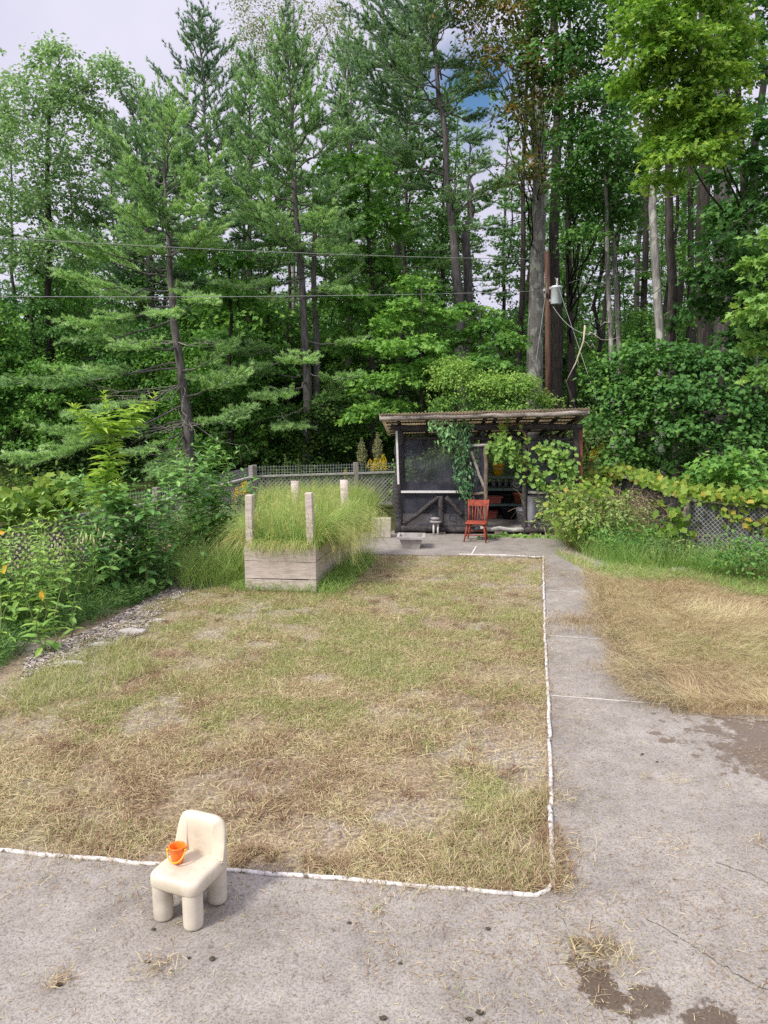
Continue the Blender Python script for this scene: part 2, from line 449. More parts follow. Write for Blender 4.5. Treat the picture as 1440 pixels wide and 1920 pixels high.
def sprays(mb, cen, out, rad, per, L, kind='leaf', wr=0.6, tone=0.5, tvar=0.35, flat=0.25, tilt=0.55, mat=0):
    """leafy sprays: at each centre a flattened disc of leaves that leans outward and droops a little"""
    N = len(cen); n = N * per
    rad = np.broadcast_to(np.asarray(rad, float), (N,))
    c = np.repeat(cen, per, 0); o = np.repeat(out, per, 0); rr = np.repeat(rad, per)
    a = rnd(n, 0, 2 * PI); r = np.sqrt(rnd(n)) * rr
    off = np.stack([np.cos(a) * r, np.sin(a) * r, RNG.normal(size=n) * rr * flat], -1)
    off[:, 2] -= 0.35 * (off * o).sum(1) * (np.abs(o[:, 2]) < 0.9)
    p = c + off
    nor = np.array([0, 0, 1.0]) + o * 0.45 + RNG.normal(size=(n, 3)) * tilt
    d = np.stack([np.cos(a), np.sin(a), -0.35 + RNG.normal(size=n) * 0.3], -1) + o * 0.3 + RNG.normal(size=(n, 3)) * 0.5
    tv = np.repeat(np.broadcast_to(np.asarray(tone, float), (N,)) + RNG.normal(size=N) * tvar * 0.5, per) + RNG.normal(size=n) * tvar * 0.5
    ll = L * rnd(n, 0.65, 1.25)
    leaves(mb, p, d, nor, ll, ll * wr, np.clip(tv, 0, 1), kind, mat)


def clump_leaves(mb, cen, rx, ry, rz, L, dens=1.0, spray=0.32, per=26, kind='leaf', wr=0.62, tone=0.5, fill=0.35, tvar=0.35, flat=0.22):
    area = 4 * PI * ((rx * rz) ** 1.6 / 3 + (rx * ry) ** 1.6 / 3 + (ry * rz) ** 1.6 / 3) ** (1 / 1.6)
    ns = max(4, int(area / (PI * spray ** 2) * 1.5 * dens))
    o = sph(ns)
    o[:, 2] = np.where(o[:, 2] < -0.35, -o[:, 2] * 0.6, o[:, 2]); o = unit(o)
    r = 1 - fill * rnd(ns) ** 1.3
    r *= 1 + RNG.normal(size=ns) * 0.13
    c = np.asarray(cen) + o * r[:, None] * np.array([rx, ry, rz])
    sprays(mb, c, o, spray * rnd(ns, 0.55, 1.35), per, L, kind, wr, tone, tvar, flat)


def wobble(a, b, n, amp):
    a, b = np.asarray(a, float), np.asarray(b, float)
    t = np.linspace(0, 1, n)[:, None]
    w = RNG.normal(size=(n, 3)) * amp; w[0] = 0; w[-1] = 0
    return a + (b - a) * t + w


def limb(mb, a, b, r0, r1, n=6, amp=0.06, sides=6, sag=0.0, mat=0):
    p = wobble(a, b, n, amp)
    t = np.linspace(0, 1, n)
    p[:, 2] -= sag * np.sin(t * PI)
    mb.tube(p, r0 + (r1 - r0) * t, sides, mat=mat, caps=False)
    return p


# ------------------------------------------------------------------ trees
def broadleaf(name, base, trunk_top, r0, clumps, mat, bark, label, L=0.15, dens=1.0, kind='leaf', spray=0.34, per=26,
              tone=0.5, group=None, wr=0.62, depth=1.0, cat='tree', tvar=0.35, flat=0.22, limbs=True, fill=0.35, Y=None):
    """clumps: (px, py, rx px, rz px[, dy]) at the tree's distance"""
    base = np.asarray(base, float); Y = Y or base[1]
    t = thing(name, base, label, cat, group)
    tr = MB(); cr = MB()
    top = np.asarray(trunk_top, float)
    tp = wobble(base - np.array([0, 0, .15]), top, 9, r0 * 0.35)
    tt = np.linspace(0, 1, 9)
    rad = r0 * (1 - 0.72 * tt); rad[0] *= 1.35
    tr.tube(tp, rad, 10)
    for ci, c in enumerate(clumps):
        px, py, rx, rz = c[:4]
        dy = c[4] if len(c) > 4 else RNG.uniform(-0.9, 0.9) * M(60, Y)
        cen = P(px, py, Y + dy)
        rx, rz = M(rx, Y), M(rz, Y)
        clump_leaves(cr, cen, rx, rx * depth, rz, L, dens, spray, per, kind, wr, tone, fill, tvar, flat)
        if limbs is True or ci < limbs:
            h = np.clip((cen[2] - 0.25 * np.linalg.norm(cen[:2] - base[:2]) - base[2]) / (top[2] - base[2]), 0.12, 0.97)
            k = h * 8; i = int(min(7, k)); st = tp[i] + (tp[i + 1] - tp[i]) * (k - i)
            p = limb(tr, st, cen, min(.05, r0 * 0.30 * (1.15 - h)), 0.010, 7, M(5, Y), 6)
            for _ in range(5):
                q = p[RNG.integers(3, 7)]
                limb(tr, q, cen + sph(1)[0] * np.array([rx, rx, rz]) * 0.85, 0.014, 0.005, 4, 0.05, 4)
    part('trunk', tr, bark, t); part('crown', cr, mat, t)
    return t


def plume(mb, wood, start, tip, sag=0.0, upturn=0.12, from_s=0.3, dens=1.0, NL=0.13, tone=0.5, r0=0.035, wide=1.0, lift=0.35, NW=0.024):
    """one white pine bough: a limb, side twigs in its plane, tufts of needles along the twigs"""
    start, tip = np.asarray(start, float), np.asarray(tip, float)
    L = np.linalg.norm(tip - start)
    n = 9; s = np.linspace(0, 1, n)
    p = start + (tip - start) * s[:, None]
    p[:, 2] += -sag * L * np.sin(s * PI) + upturn * L * (s ** 3 - s)
    p[1:-1] += RNG.normal(size=(n - 2, 3)) * 0.02 * L
    wood.tube(p, r0 * (1.05 - 0.9 * s), 5, caps=False)
    ax = unit(tip - start); side = unit(np.cross(ax, [0, 0, 1.0]))
    at = lambda q: np.stack([np.interp(q, s, p[:, k]) for k in range(3)], -1)
    nt = max(4, int(L * (1 - from_s) / 0.10 * dens))
    ss = np.sort(RNG.uniform(from_s, 1.0, nt)); ss[-1] = 1.0
    sg = np.where(np.arange(nt) % 2 == 0, 1.0, -1.0)
    tl = (0.18 + 0.26 * L * np.clip((1.08 - ss), 0, 1) * np.clip((ss - from_s) * 6 + .3, 0.3, 1) ** 0.6) * rnd(nt, 0.65, 1.25) * wide
    tl = np.minimum(tl, 1.3)
    ang = np.radians(rnd(nt, 28, 62)); ang[-1] = 0
    td = unit(ax * np.cos(ang)[:, None] + side * (np.sin(ang) * sg)[:, None] + np.array([0, 0, 1.0]) * (rnd(nt, -.15, .55) * lift * 1.7)[:, None])
    st = at(ss)
    for k in range(0, nt, 2):
        wood.tube([st[k], st[k] + td[k] * tl[k] * 0.8], [0.008, 0.004], 3, caps=False)
    m = np.maximum(3, (tl / 0.045).astype(int))
    idx = np.repeat(np.arange(nt), m)
    f = np.concatenate([np.linspace(0.12, 1.0, k) for k in m])
    tp = st[idx] + td[idx] * (tl[idx] * f)[:, None] + RNG.normal(size=(len(idx), 3)) * 0.025
    K = 11
    N = len(idx) * K
    q = np.repeat(tp, K, 0); d0 = np.repeat(td[idx], K, 0)
    d = d0 * 1.0 + RNG.normal(size=(N, 3)) * 0.42 + np.array([0, 0, 0.28])
    tn = np.clip(tone + np.repeat(RNG.normal(size=len(idx)) * 0.16, K) + RNG.normal(size=N) * 0.12, 0, 1)
    ll = NL * rnd(N, 0.7, 1.2)
    leaves(mb, q, d, sph(N), ll, NW, tn, 'needle')


def dead_twigs(mb, at, azis, L, n=5):
    for a in azis:
        d = np.array([math.cos(a), math.sin(a), RNG.uniform(-.35, .1)])
        l = L * RNG.uniform(0.6, 1.2)
        p = limb(mb, at, np.asarray(at) + d * l, 0.016, 0.004, 6, l * 0.025, 4, sag=RNG.uniform(0, .1) * l)
        for _ in range(n):
            q = p[RNG.integers(2, 6)]
            limb(mb, q, q + unit(d + RNG.normal(size=3) * 0.55) * l * RNG.uniform(.15, .45), 0.007, 0.003, 4, l * .02, 3)


def pine(name, trunk, r0, label, boughs=(), z0=3.0, zt=None, n=70, Lmax=3.2, seed_tone=0.5, mat='pine', dens=1.0, dead=(), group=None, top_open=1.0, NL=0.13, lean_up=1.0, bare=None):
    trunk = np.asarray(trunk, float)
    t = thing(name, trunk[0], label, 'tree', group)
    tr = MB(); cr = MB(); dd = MB()
    L = np.concatenate([[0], np.cumsum(np.linalg.norm(np.diff(trunk, axis=0), axis=1))]); L /= L[-1]
    s = np.linspace(0, 1, 16)
    tp = np.stack([np.interp(s, L, trunk[:, k]) for k in range(3)], -1)
    tp[1:-1] += RNG.normal(size=(14, 3)) * np.array([1, 1, 0]) * r0 * 0.15
    tr.tube(tp, r0 * (1.05 - 0.97 * s ** 0.9), 9)
    zt = zt or trunk[-1][2]
    at = lambda z: np.array([np.interp(z, tp[:, 2], tp[:, k]) for k in range(2)] + [z])
    for (a, b, *o) in boughs:
        plume(cr, tr, a, b, sag=o[0] if o else 0.02, dens=dens * 1.35, tone=seed_tone + .24 + RNG.normal() * .1, NL=NL * 1.1, wide=1.3)  # main boughs get paler needles: their sunlit look is put into the colour
    for k in range(n):
        f = (k + RNG.uniform(0, 1)) / n
        z = z0 + (zt - z0) * f
        prof = (1 - f) ** 0.62 * 0.88 + 0.16
        if f < 0.2: prof *= 0.65 + f * 1.75
        ln = Lmax * prof * RNG.uniform(0.5, 1.25)
        a = k * 2.399 + RNG.uniform(-.5, .5)
        if bare and bare(z, a): continue
        e = math.radians(-4 + 66 * f ** 0.9 * lean_up + RNG.uniform(-14, 16))
        st = at(z)
        tip = st + ln * np.array([math.cos(a) * math.cos(e), math.sin(a) * math.cos(e), math.sin(e)])
        plume(cr, tr, st, tip, sag=0.03, dens=dens, tone=seed_tone + RNG.normal() * .17, NL=NL, from_s=0.22, r0=0.026, lift=0.35 + 0.5 * f, wide=1.15)
    for (z, azis, l) in dead:
        dead_twigs(dd, at(z), azis, l)
    part('trunk', tr, MAT['bark_pine'], t); part('crown', cr, MAT[mat], t)
    if dd.n: part('dead_branches', dd, MAT['deadwood'], t, 'bleached bare dead twigs on the lower trunk')
    return t


def blades(mb, pos, h, bend, az, w, val, droop=0.5, flat=False):
    """curved grass blades: bend = sideways travel as a share of the height"""
    N = len(pos)
    h, bend, az, w, val = [np.broadcast_to(np.asarray(x, float), (N,)) for x in (h, bend, az, w, val)]
    hd = np.stack([np.cos(az), np.sin(az), np.zeros(N)], -1)
    sd = np.stack([-np.sin(az), np.cos(az), np.zeros(N)], -1)
    th = az + rnd(N, -1.2, 1.2)
    sd = np.stack([-np.sin(th), np.cos(th), np.zeros(N)], -1)
    rows = []
    for t, ww in ((0, 1), (0.35, 0.9), (0.7, 0.6), (1.0, 0.0)):
        c = pos + hd * (bend * h * t ** 1.8)[:, None]
        c = c + np.array([0, 0, 1.0]) * (h * (t - droop * bend * t ** 3))[:, None]
        if ww > 0:
            rows += [c - sd * (w * ww / 2)[:, None], c + sd * (w * ww / 2)[:, None]]
        else:
            rows.append(c)
    V = np.stack(rows, 1)
    base = (np.arange(N) * 7)[:, None, None]
    q = (base + np.array([[0, 1, 3, 2], [2, 3, 5, 4]])[None]).reshape(-1, 4)
    t3 = (base + np.array([[4, 5, 6]])[None]).reshape(-1, 3)
    mb.add(V.reshape(-1, 3), t3, q, np.repeat(val, 7))


def straws(mb, pos, L, elev, az, w, val):
    """straight cut straws lying about, each a thin triangle pair"""
    N = len(pos)
    L, elev, az, w, val = [np.broadcast_to(np.asarray(x, float), (N,)) for x in (L, elev, az, w, val)]
    d = np.stack([np.cos(az) * np.cos(elev), np.sin(az) * np.cos(elev), np.sin(elev)], -1)
    s = unit(np.cross(d, RNG.normal(size=(N, 3)) * .5 + np.array([0, 0, 1.0])))
    a = pos; b = pos + d * L[:, None]; m = pos + d * (L * .5)[:, None] + np.array([0, 0, 1.0]) * (L * .06)[:, None]
    V = np.stack([a - s * w[:, None] / 2, a + s * w[:, None] / 2, m + s * w[:, None] / 2, m - s * w[:, None] / 2, b], 1)
    base = (np.arange(N) * 5)[:, None, None]
    mb.add(V.reshape(-1, 3), (base + np.array([[3, 2, 4]])[None]).reshape(-1, 3), (base + np.array([[0, 1, 2, 3]])[None]).reshape(-1, 4), np.repeat(val, 5))


def seedheads(m, p, z, hlo, hhi, val=.22):
    """thin stalks that end in loose airy panicles"""
    n = len(p); h = rnd(n, hlo, hhi); az = rnd(n, 0, 2 * PI); b = rnd(n, .05, .5)
    base = np.column_stack([p, np.full(n, z)])
    blades(m, base, h, b, az, .004, np.clip(.35 + RNG.normal(size=n) * .2, 0, 1), droop=.3)
    tip = base + np.stack([np.cos(az) * b * h, np.sin(az) * b * h, h * (1 - .3 * b)], -1)
    K = 16; q = np.repeat(tip, K, 0); s = rnd(n * K)
    q = q - np.array([0, 0, 1.0]) * (s * .16)[:, None] + RNG.normal(size=(n * K, 3)) * .012
    d = RNG.normal(size=(n * K, 3)) + np.array([0, 0, .35])
    leaves(m, q, d, sph(n * K), .03 + .07 * s, .005, np.clip(val + RNG.normal(size=n * K) * .15, 0, 1), 'needle')


def inpoly(x, y, poly):
    poly = np.asarray(poly)[:, :2]
    r = np.zeros(len(x), bool)
    j = len(poly) - 1
    for i in range(len(poly)):
        xi, yi = poly[i]; xj, yj = poly[j]
        c = ((yi > y) != (yj > y)) & (x < (xj - xi) * (y - yi) / (yj - yi + 1e-12) + xi)
        r ^= c; j = i
    return r


def scatter(poly, n, bias=None):
    poly = np.asarray(poly)[:, :2]
    lo, hi = poly.min(0), poly.max(0)
    out = []
    tot = 0
    while tot < n:
        p = RNG.uniform(lo, hi, (n, 2)); p = p[inpoly(p[:, 0], p[:, 1], poly)]
        if bias is not None: p = p[rnd(len(p)) < bias(p[:, 0], p[:, 1])]
        out.append(p); tot += len(p)
        if tot == 0 and len(out) > 50: break
    return np.concatenate(out)[:n]


def slab(name, poly, z0, z1, mat, kind='structure'):
    import bmesh
    bm = bmesh.new()
    f = bm.faces.new([bm.verts.new((p[0], p[1], z1)) for p in poly])
    f.normal_update()
    if f.normal.z < 0: f.normal_flip()
    r = bmesh.ops.extrude_face_region(bm, geom=[f])
    nv = [e for e in r['geom'] if isinstance(e, bmesh.types.BMVert)]
    for v in nv: v.co.z = z1
    for v in f.verts: v.co.z = z0
    bmesh.ops.triangulate(bm, faces=bm.faces[:])
    bmesh.ops.recalc_face_normals(bm, faces=bm.faces[:])
    me = bpy.data.meshes.new(name); bm.to_mesh(me); bm.free()
    me.materials.append(mat)
    o = bpy.data.objects.new(name, me); C.objects.link(o)
    o['kind'] = kind
    return o


# ------------------------------------------------------------------ the ground
def grid(name, x0, x1, y0, y1, nx, ny, zf, mat):
    X, Y = np.meshgrid(np.linspace(x0, x1, nx), np.linspace(y0, y1, ny))
    V = np.stack([X.ravel(), Y.ravel(), zf(X, Y).ravel()], -1)
    i, j = np.meshgrid(np.arange(ny - 1), np.arange(nx - 1), indexing='ij')
    q = np.stack([i * nx + j, i * nx + j + 1, (i + 1) * nx + j + 1, (i + 1) * nx + j], -1).reshape(-1, 4)
    mb = MB(); mb.add(V, quads=q, smooth=True)
    return single(name, mb, mat, (0, 0, 0), kind='structure')


def ground_z(X, Y):
    far = np.clip((np.maximum(np.abs(X) - 9, Y - 23)) / 10, 0, 1)
    rise = np.clip((Y - 26) / 60, 0, 1.2) * 1.6
    return -0.05 + far * (rise + 0.5 * (fbm(X * .15, Y * .15, 5) - 0.5))


gz = lambda x, y: float(ground_z(np.array([x]), np.array([y]))[0])
xs = np.concatenate([np.linspace(-600, -60, 8)[:-1], np.linspace(-60, 60, 81), np.linspace(60, 600, 8)[1:]])
ys = np.concatenate([np.linspace(-200, -10, 6)[:-1], np.linspace(-10, 100, 75), np.linspace(100, 900, 9)[1:]])
XX, YY = np.meshgrid(xs, ys)
mb = MB(); nx = len(xs); i, j = np.meshgrid(np.arange(len(ys) - 1), np.arange(nx - 1), indexing='ij')
mb.add(np.stack([XX.ravel(), YY.ravel(), ground_z(XX, YY).ravel()], -1), quads=np.stack([i * nx + j, i * nx + j + 1, (i + 1) * nx + j + 1, (i + 1) * nx + j], -1).reshape(-1, 4), smooth=True)
single('ground', mb, ground_mat(), (0, 0, 0), kind='structure')
grid('lawn', -9, 8.5, 3.5, 17.4, 160, 140, lambda X, Y: 0.0 + 0.035 * (fbm(X * 1.3, Y * 1.3, 3) - 0.5) - 0.005, lawn_mat())

cornerO = G(1037, 1662); pathB = G(1018, 1047)
pa = unit(pathB - cornerO); pb = np.array([pa[1], -pa[0], 0])
frontL, frontR = G(0, 1604), G(962, 1686)
fd = unit(frontL - frontR)
A0 = frontR + fd * 9
pathW = 1.18
t0 = 2.9
PL = lambda t: cornerO + pa * t
PR = lambda t: PL(t) + pb * pathW
pathL = np.linalg.norm(pathB - cornerO)
stain = (0.105, 0.078, 0.055, 1)
s1 = G(1120, 1850); s2 = G(1215, 1888); s3 = G(1318, 1925); s4 = G(1395, 1425); s5 = G(1290, 1355); s6 = G(1120, 1790)
st = [(s1[0], s1[1], .13, .26, .15, stain, .95, .12), (s2[0], s2[1], .15, .13, 0, stain, .85, .2), (s3[0], s3[1], .18, .13, .2, stain, .9, .2),
      (s6[0], s6[1], .20, .13, -.3, (.13, .10, .05, 1), .7, .5),
      (s4[0] + .95, s4[1] - .02, 1.5, .95, -.55, (.15, .115, .085, 1), .85, .12), (s5[0] + .5, s5[1] + .25, 1.3, .32, -.25, (.14, .10, .07, 1), .8, .3)]
patio_mat = concrete('patio_concrete', st)
path_mat = concrete('path_concrete')
slab('patio', [A0, frontR, frontR + (cornerO - frontR) * .6 - pa * .06, cornerO, PL(t0), PR(t0), PR(t0) + pb * 7, np.array([10, -3, 0]), np.array([-9, -3, 0])], -0.1, 0.03, patio_mat)
pth = slab('path', [PL(t0), PL(pathL), PR(pathL), PR(t0)], -0.1, 0.0305, path_mat)
ap = [PL(pathL), G(672, 1041), G(668, 1012), G(744, 996), G(1085, 1001), G(1150, 1012), PR(pathL)]
slab('shed_apron_pavement', ap, -0.1, 0.03, concrete('apron_concrete'))
MAT['joint'] = plain_mat('pale_joint_filler', (0.52, 0.49, 0.45, 1), .8, .35, 12)
for py in (1046, 1111, 1197, 1310):
    t = (G(1030, py) - cornerO) @ pa
    m = MB(); m.bar(PL(t) + pb * .05 + [0, 0, .036], PR(t) - pb * .02 + [0, 0, .033], .016, .004)
    part('joint_strip', m, MAT['joint'], pth)
m = MB(); m.bar(G(893, 1024, .036), G(884, 1040, .036), .03, .004)
part('joint_strip', m, MAT['whitewood'], pth)


def birch_mat():
    k = NT('chipped_white_paint')
    n = k.noise(k.coord((1, 1, 1)), 22, 5, 0.7); n2 = k.noise(k.coord(), 4, 4, .6)
    c = k.ramp(n, [(0.39, (0.13, 0.105, 0.08, 1)), (0.45, (0.50, 0.47, 0.43, 1)), (0.62, (0.72, 0.70, 0.67, 1))])
    c = k.mix(k.ramp(n2, [(0.48, (0, 0, 0, 1)), (0.75, (.75, .75, .75, 1))]), c, (0.34, 0.29, 0.23, 1))
    return k.done(k.principled(c, 0.7, k.bump(n, .3, .01), .2))


MAT['edging'] = birch_mat()
e1 = thing('front_edging', frontR, 'flat white painted edging along the front of the lawn, running behind the toddler chair', 'lawn edging')
m = MB()
ptsF = [frontR + fd * q + np.array([0, 0, .035]) + RNG.normal(size=3) * [.004, .004, .002] for q in np.linspace(9, 0, 60)]
V = np.array(ptsF); m.tube(V, .0155, 6, rough=.012)
part('straight_section', m, MAT['edging'], e1)
m = MB()
cc = [frontR + (cornerO - frontR) * .0, G(1005, 1689), G(1025, 1681), G(1036, 1667), G(1038, 1650), PL(.12)]
m.tube(np.array(cc) + [0, 0, .036], [.016, .016, .017, .018, .018, .018], 8, rough=.012)
part('curved_section', m, MAT['edging'], e1)
e2 = thing('side_edging', PL(.12), 'round white edging like birch poles, laid end to end beside the path', 'lawn edging')
t = .12
while t < pathL:
    l = min(RNG.uniform(.7, 1.3), pathL - t + .05)
    m = MB()
    jit = RNG.normal(size=2) * .004
    p = np.array([PL(t + q) + [jit[0], 0, .04 + jit[1]] + RNG.normal(size=3) * .003 for q in np.linspace(.012, l - .012, 10)])
    m.tube(p, RNG.uniform(.016, .019), 9, rough=.015)
    part('section', m, MAT['edging'], e2)
    t += l
m = MB(); m.tube(np.array([pathB, G(1000, 1047), G(960, 1044), G(860, 1042)]) + [0, 0, .025], .018, 6, rough=.06)
part('back_section', m, MAT['edging'], e2)

# ------------------------------------------------------------------ lawn blades, straw, clippings
lawn_poly = [frontR + fd * 8, frontR, G(1005, 1687), cornerO - pb * .03, PL(pathL) - pb * .03, G(680, 1043), G(600, 1103), G(430, 1098), G(300, 1125), G(120, 1225), G(0, 1285), G(-350, 1400)]


def lawn_green(x, y):
    g = 0.35 * fbm(x * .7, y * .7, 21) + 0.65 * fbm(x * 2.6, y * 2.6, 22)
    d = y
    g = g + np.clip((d - 5.5) / 9, 0, .30) - .19
    corner = np.exp(-(((x - .55) / .55) ** 2 + ((y - 5.35) / .5) ** 2))
    left = np.exp(-(((x + 4.2) / 1.2) ** 2 + ((y - 8.0) / 1.0) ** 2))
    return g + .30 * corner + .35 * left


bald = lambda x, y: np.clip((.5 * fbm(x * .9 + 7, y * .9, 31, 3) + .5 * fbm(x * 2.6, y * 2.6, 32, 3) - .40) * 6, .16, 1)
m = MB()
p = scatter(lawn_poly, 340000, lambda x, y: np.clip(1.25 - (y - 5) / 11, .22, 1) * bald(x, y))
g = lawn_green(p[:, 0], p[:, 1]); red = .5 * fbm(p[:, 0] * .7 + 3, p[:, 1] * .7, 41) + .5 * fbm(p[:, 0] * 3 + 3, p[:, 1] * 3, 42)
v = .46 + RNG.normal(size=len(p)) * .19 - np.clip((red - .46) * 1.2, 0, .20)
gg = rnd(len(p)) < np.clip((g - .44) * 2.6, .03, .9)
v = np.where(gg, .82 + RNG.normal(size=len(p)) * .1, v)
stand = rnd(len(p)) < (.14 + .25 * gg)
el = np.where(stand, rnd(len(p), .5, 1.35), np.abs(RNG.normal(size=len(p))) * .22)
Lb = np.where(stand, rnd(len(p), .025, .07), rnd(len(p), .02, .095)) * np.where(rnd(len(p)) < .06, 1.9, 1)
q = np.column_stack([p, rnd(len(p), 0.0, .028)])
straws(m, q, Lb, el, rnd(len(p), 0, 2 * PI), rnd(len(p), .0024, .0052), np.clip(v, 0, 1))
pl = scatter(lawn_poly, 2000); nl = len(pl)
straws(m, np.column_stack([pl, rnd(nl, .012, .035)]), rnd(nl, .07, .20), np.abs(RNG.normal(size=nl)) * .10, rnd(nl, 0, 2 * PI), rnd(nl, .003, .005), np.clip(.58 + RNG.normal(size=nl) * .10, 0, 1))
pl = scatter(lawn_poly, 900, lambda x, y: np.clip((fbm(x * 2, y * 2, 88) - .5) * 5, 0, 1))
for c_ in pl[:130]:
    nn = 42; q_ = c_ + RNG.normal(size=(nn, 2)) * .045
    straws(m, np.column_stack([q_, rnd(nn, .0, .03)]), rnd(nn, .03, .08), rnd(nn, 0, .9), rnd(nn, 0, 2 * PI), .006, np.clip(RNG.normal(size=nn) * .06, 0, 1))
single('cut_grass', m, MAT['lawn_blades'], (0, 0, 0), 'dry mown grass and straw lying over the lawn', 'grass', kind='stuff')

# longer tufts by the front right corner of the lawn and along the edging
m = MB()
def tuft_field(m, poly, n, hlo, hhi, val, vv, bend=(.3, 1.1), bias=None, w=(.003, .006)):
    p = scatter(poly, n, bias); N = len(p)
    blades(m, np.column_stack([p, np.zeros(N)]), rnd(N, hlo, hhi), rnd(N, *bend), rnd(N, 0, 2 * PI), rnd(N, *w), np.clip(val + RNG.normal(size=N) * vv, 0, 1))
clus = lambda f, th: (lambda x, y: np.clip((fbm(x * f, y * f, 51, 2) - th) * 6, 0, 1))
tuft_field(m, [G(800, 1655), G(990, 1682), G(1034, 1655), G(1026, 1480), G(860, 1540)], 5200, .05, .15, .50, .28, bias=clus(3, .35))
tuft_field(m, [G(985, 1670), G(1045, 1690), G(1075, 1640), G(1050, 1560), G(1010, 1560)], 1300, .05, .15, .18, .14)
tuft_field(m, [G(430, 1625), G(960, 1680), G(940, 1640), G(450, 1590)], 2600, .03, .09, .24, .16, bias=clus(4, .4))
tuft_field(m, [G(0, 1590), G(300, 1605), G(300, 1540), G(0, 1540)], 1200, .03, .09, .45, .3, bias=clus(4, .4))
tuft_field(m, [G(0, 1290), G(60, 1370), G(330, 1240), G(300, 1170)], 4200, .06, .18, .80, .12, bias=clus(2.5, .4))
tuft_field(m, [G(330, 1140), G(1010, 1240), G(1012, 1060), G(600, 1105)], 9000, .03, .09, .80, .12, bias=clus(1.6, .45))
for (a, b) in ((820, 1190), (590, 1225), (855, 1150), (610, 1150), (495, 1160), (545, 1215), (980, 1215), (460, 1450), (510, 1395), (930, 1350)):
    c = G(a, b); N = 150
    p = c[:2] + RNG.normal(size=(N, 2)) * .10
    blades(m, np.column_stack([p, np.zeros(N)]), rnd(N, .03, .10), rnd(N, .2, 1), rnd(N, 0, 2 * PI), .005, np.clip((.82 if b < 1300 else .12) + RNG.normal(size=N) * .1, 0, 1))
for (qa, qb, n_) in ((frontR + fd * 8, frontR, 1900), (frontR, cornerO, 260), (cornerO, PL(pathL), 2300)):
    q_ = (qa + (qb - qa) * rnd(n_)[:, None])[:, :2] + RNG.normal(size=(n_, 2)) * .035
    kk = clus(2.3, .38)(q_[:, 0], q_[:, 1]) > rnd(n_) * .9
    q_ = q_[kk]; n2_ = len(q_)
    blades(m, np.column_stack([q_, rnd(n2_, .0, .04)]), rnd(n2_, .03, .12), rnd(n2_, .4, 2.2), rnd(n2_, 0, 2 * PI), rnd(n2_, .0025, .005), np.clip(.36 + RNG.normal(size=n2_) * .22, 0, 1), droop=.3)
single('grass_tufts', m, MAT['lawn_blades'], (0, 0, 0), 'longer uncut tufts of grass left standing along the lawn edges', 'grass', kind='stuff')

# cut hay right of the path
hay_poly = [G(1112, 1075), G(1125, 1160), G(1165, 1240), G(1175, 1290), G(1215, 1325), G(1330, 1338), G(1480, 1342), G(1640, 1330), G(1640, 1110), G(1300, 1070), G(1160, 1068)]
hc = np.mean([x[:2] for x in hay_poly], 0)


def hay_h(x, y):
    e = np.clip(.5 + .5 * fbm(x * 1.2, y * 1.2, 61), 0, 1)
    return .10 * e + .10 * np.clip(fbm(x * 2.5, y * 2.5, 62) - .35, 0, 1)


m = MB()
nxh, nyh = 90, 110
X, Y = np.meshgrid(np.linspace(3.0, 10.0, nxh), np.linspace(6.9, 14.0, nyh))
ins = inpoly(X.ravel(), Y.ravel(), hay_poly).reshape(X.shape)
Z = np.where(ins, hay_h(X, Y), -.06)
for _ in range(4):
    Zp = np.pad(Z, 1, mode='edge'); Z = np.where(ins, (Zp[:-2, 1:-1] + Zp[2:, 1:-1] + Zp[1:-1, :-2] + Zp[1:-1, 2:] + 2 * Z) / 6, -.06)
i, j = np.meshgrid(np.arange(nyh - 1), np.arange(nxh - 1), indexing='ij')
q4 = np.stack([i * nxh + j, i * nxh + j + 1, (i + 1) * nxh + j + 1, (i + 1) * nxh + j], -1).reshape(-1, 4)
keep = ins.ravel()[q4].any(1)
m.add(np.stack([X.ravel(), Y.ravel(), Z.ravel()], -1), quads=q4[keep], val=.3, smooth=True)
hay_base = plain_mat('hay_base', (0.30, 0.23, 0.14, 1), .95, .5, 22, .1, bump=.6)
p = scatter(hay_poly, 62000, lambda x, y: np.clip(1.3 - (y - 7) / 9, .3, 1))
N = len(p)
sw = fbm(p[:, 0] * .8, p[:, 1] * .8, 71) * 9
az = sw + RNG.normal(size=N) * .55
zz = hay_h(p[:, 0], p[:, 1]) * .75 + rnd(N, -.02, .04)
v = .51 + RNG.normal(size=N) * .17 - np.clip(fbm(p[:, 0] * .9, p[:, 1] * .9, 72) - .55, 0, .3) * .6
gr = rnd(N) < np.clip((fbm(p[:, 0] * .8 + 9, p[:, 1] * .8, 73) - .5) * 1.6 + np.clip((p[:, 1] - 10.5) / 6, 0, .35), .02, .7)
v = np.where(gr, .78 + RNG.normal(size=N) * .1, v)
blades(m, np.column_stack([p, zz]), rnd(N, .05, .16), rnd(N, .8, 2.6), az, rnd(N, .003, .0065), np.clip(v, 0, 1), droop=.30)
# fringe spilling over the concrete
for k in range(len(hay_poly) - 5):
    a, b = hay_poly[k][:2], hay_poly[k + 1][:2]
    l = np.linalg.norm(b - a); N = int(l * 620)
    p = a + (b - a) * rnd(N)[:, None] + RNG.normal(size=(N, 2)) * .09
    out = np.array([-(b - a)[1], (b - a)[0]]) / l
    if out @ (a - hc) < 0: out = -out
    az = math.atan2(out[1], out[0]) + RNG.normal(size=N) * .7
    blades(m, np.column_stack([p, rnd(N, .02, .09)]), rnd(N, .05, .16), rnd(N, .6, 2.0), az, rnd(N, .003, .006), np.clip(.36 + RNG.normal(size=N) * .16, 0, 1), droop=.3)
single('cut_hay', m, MAT['lawn_blades'], (0, 0, 0), 'thick matted straw of cut weeds lying right of the path', 'hay', kind='stuff')

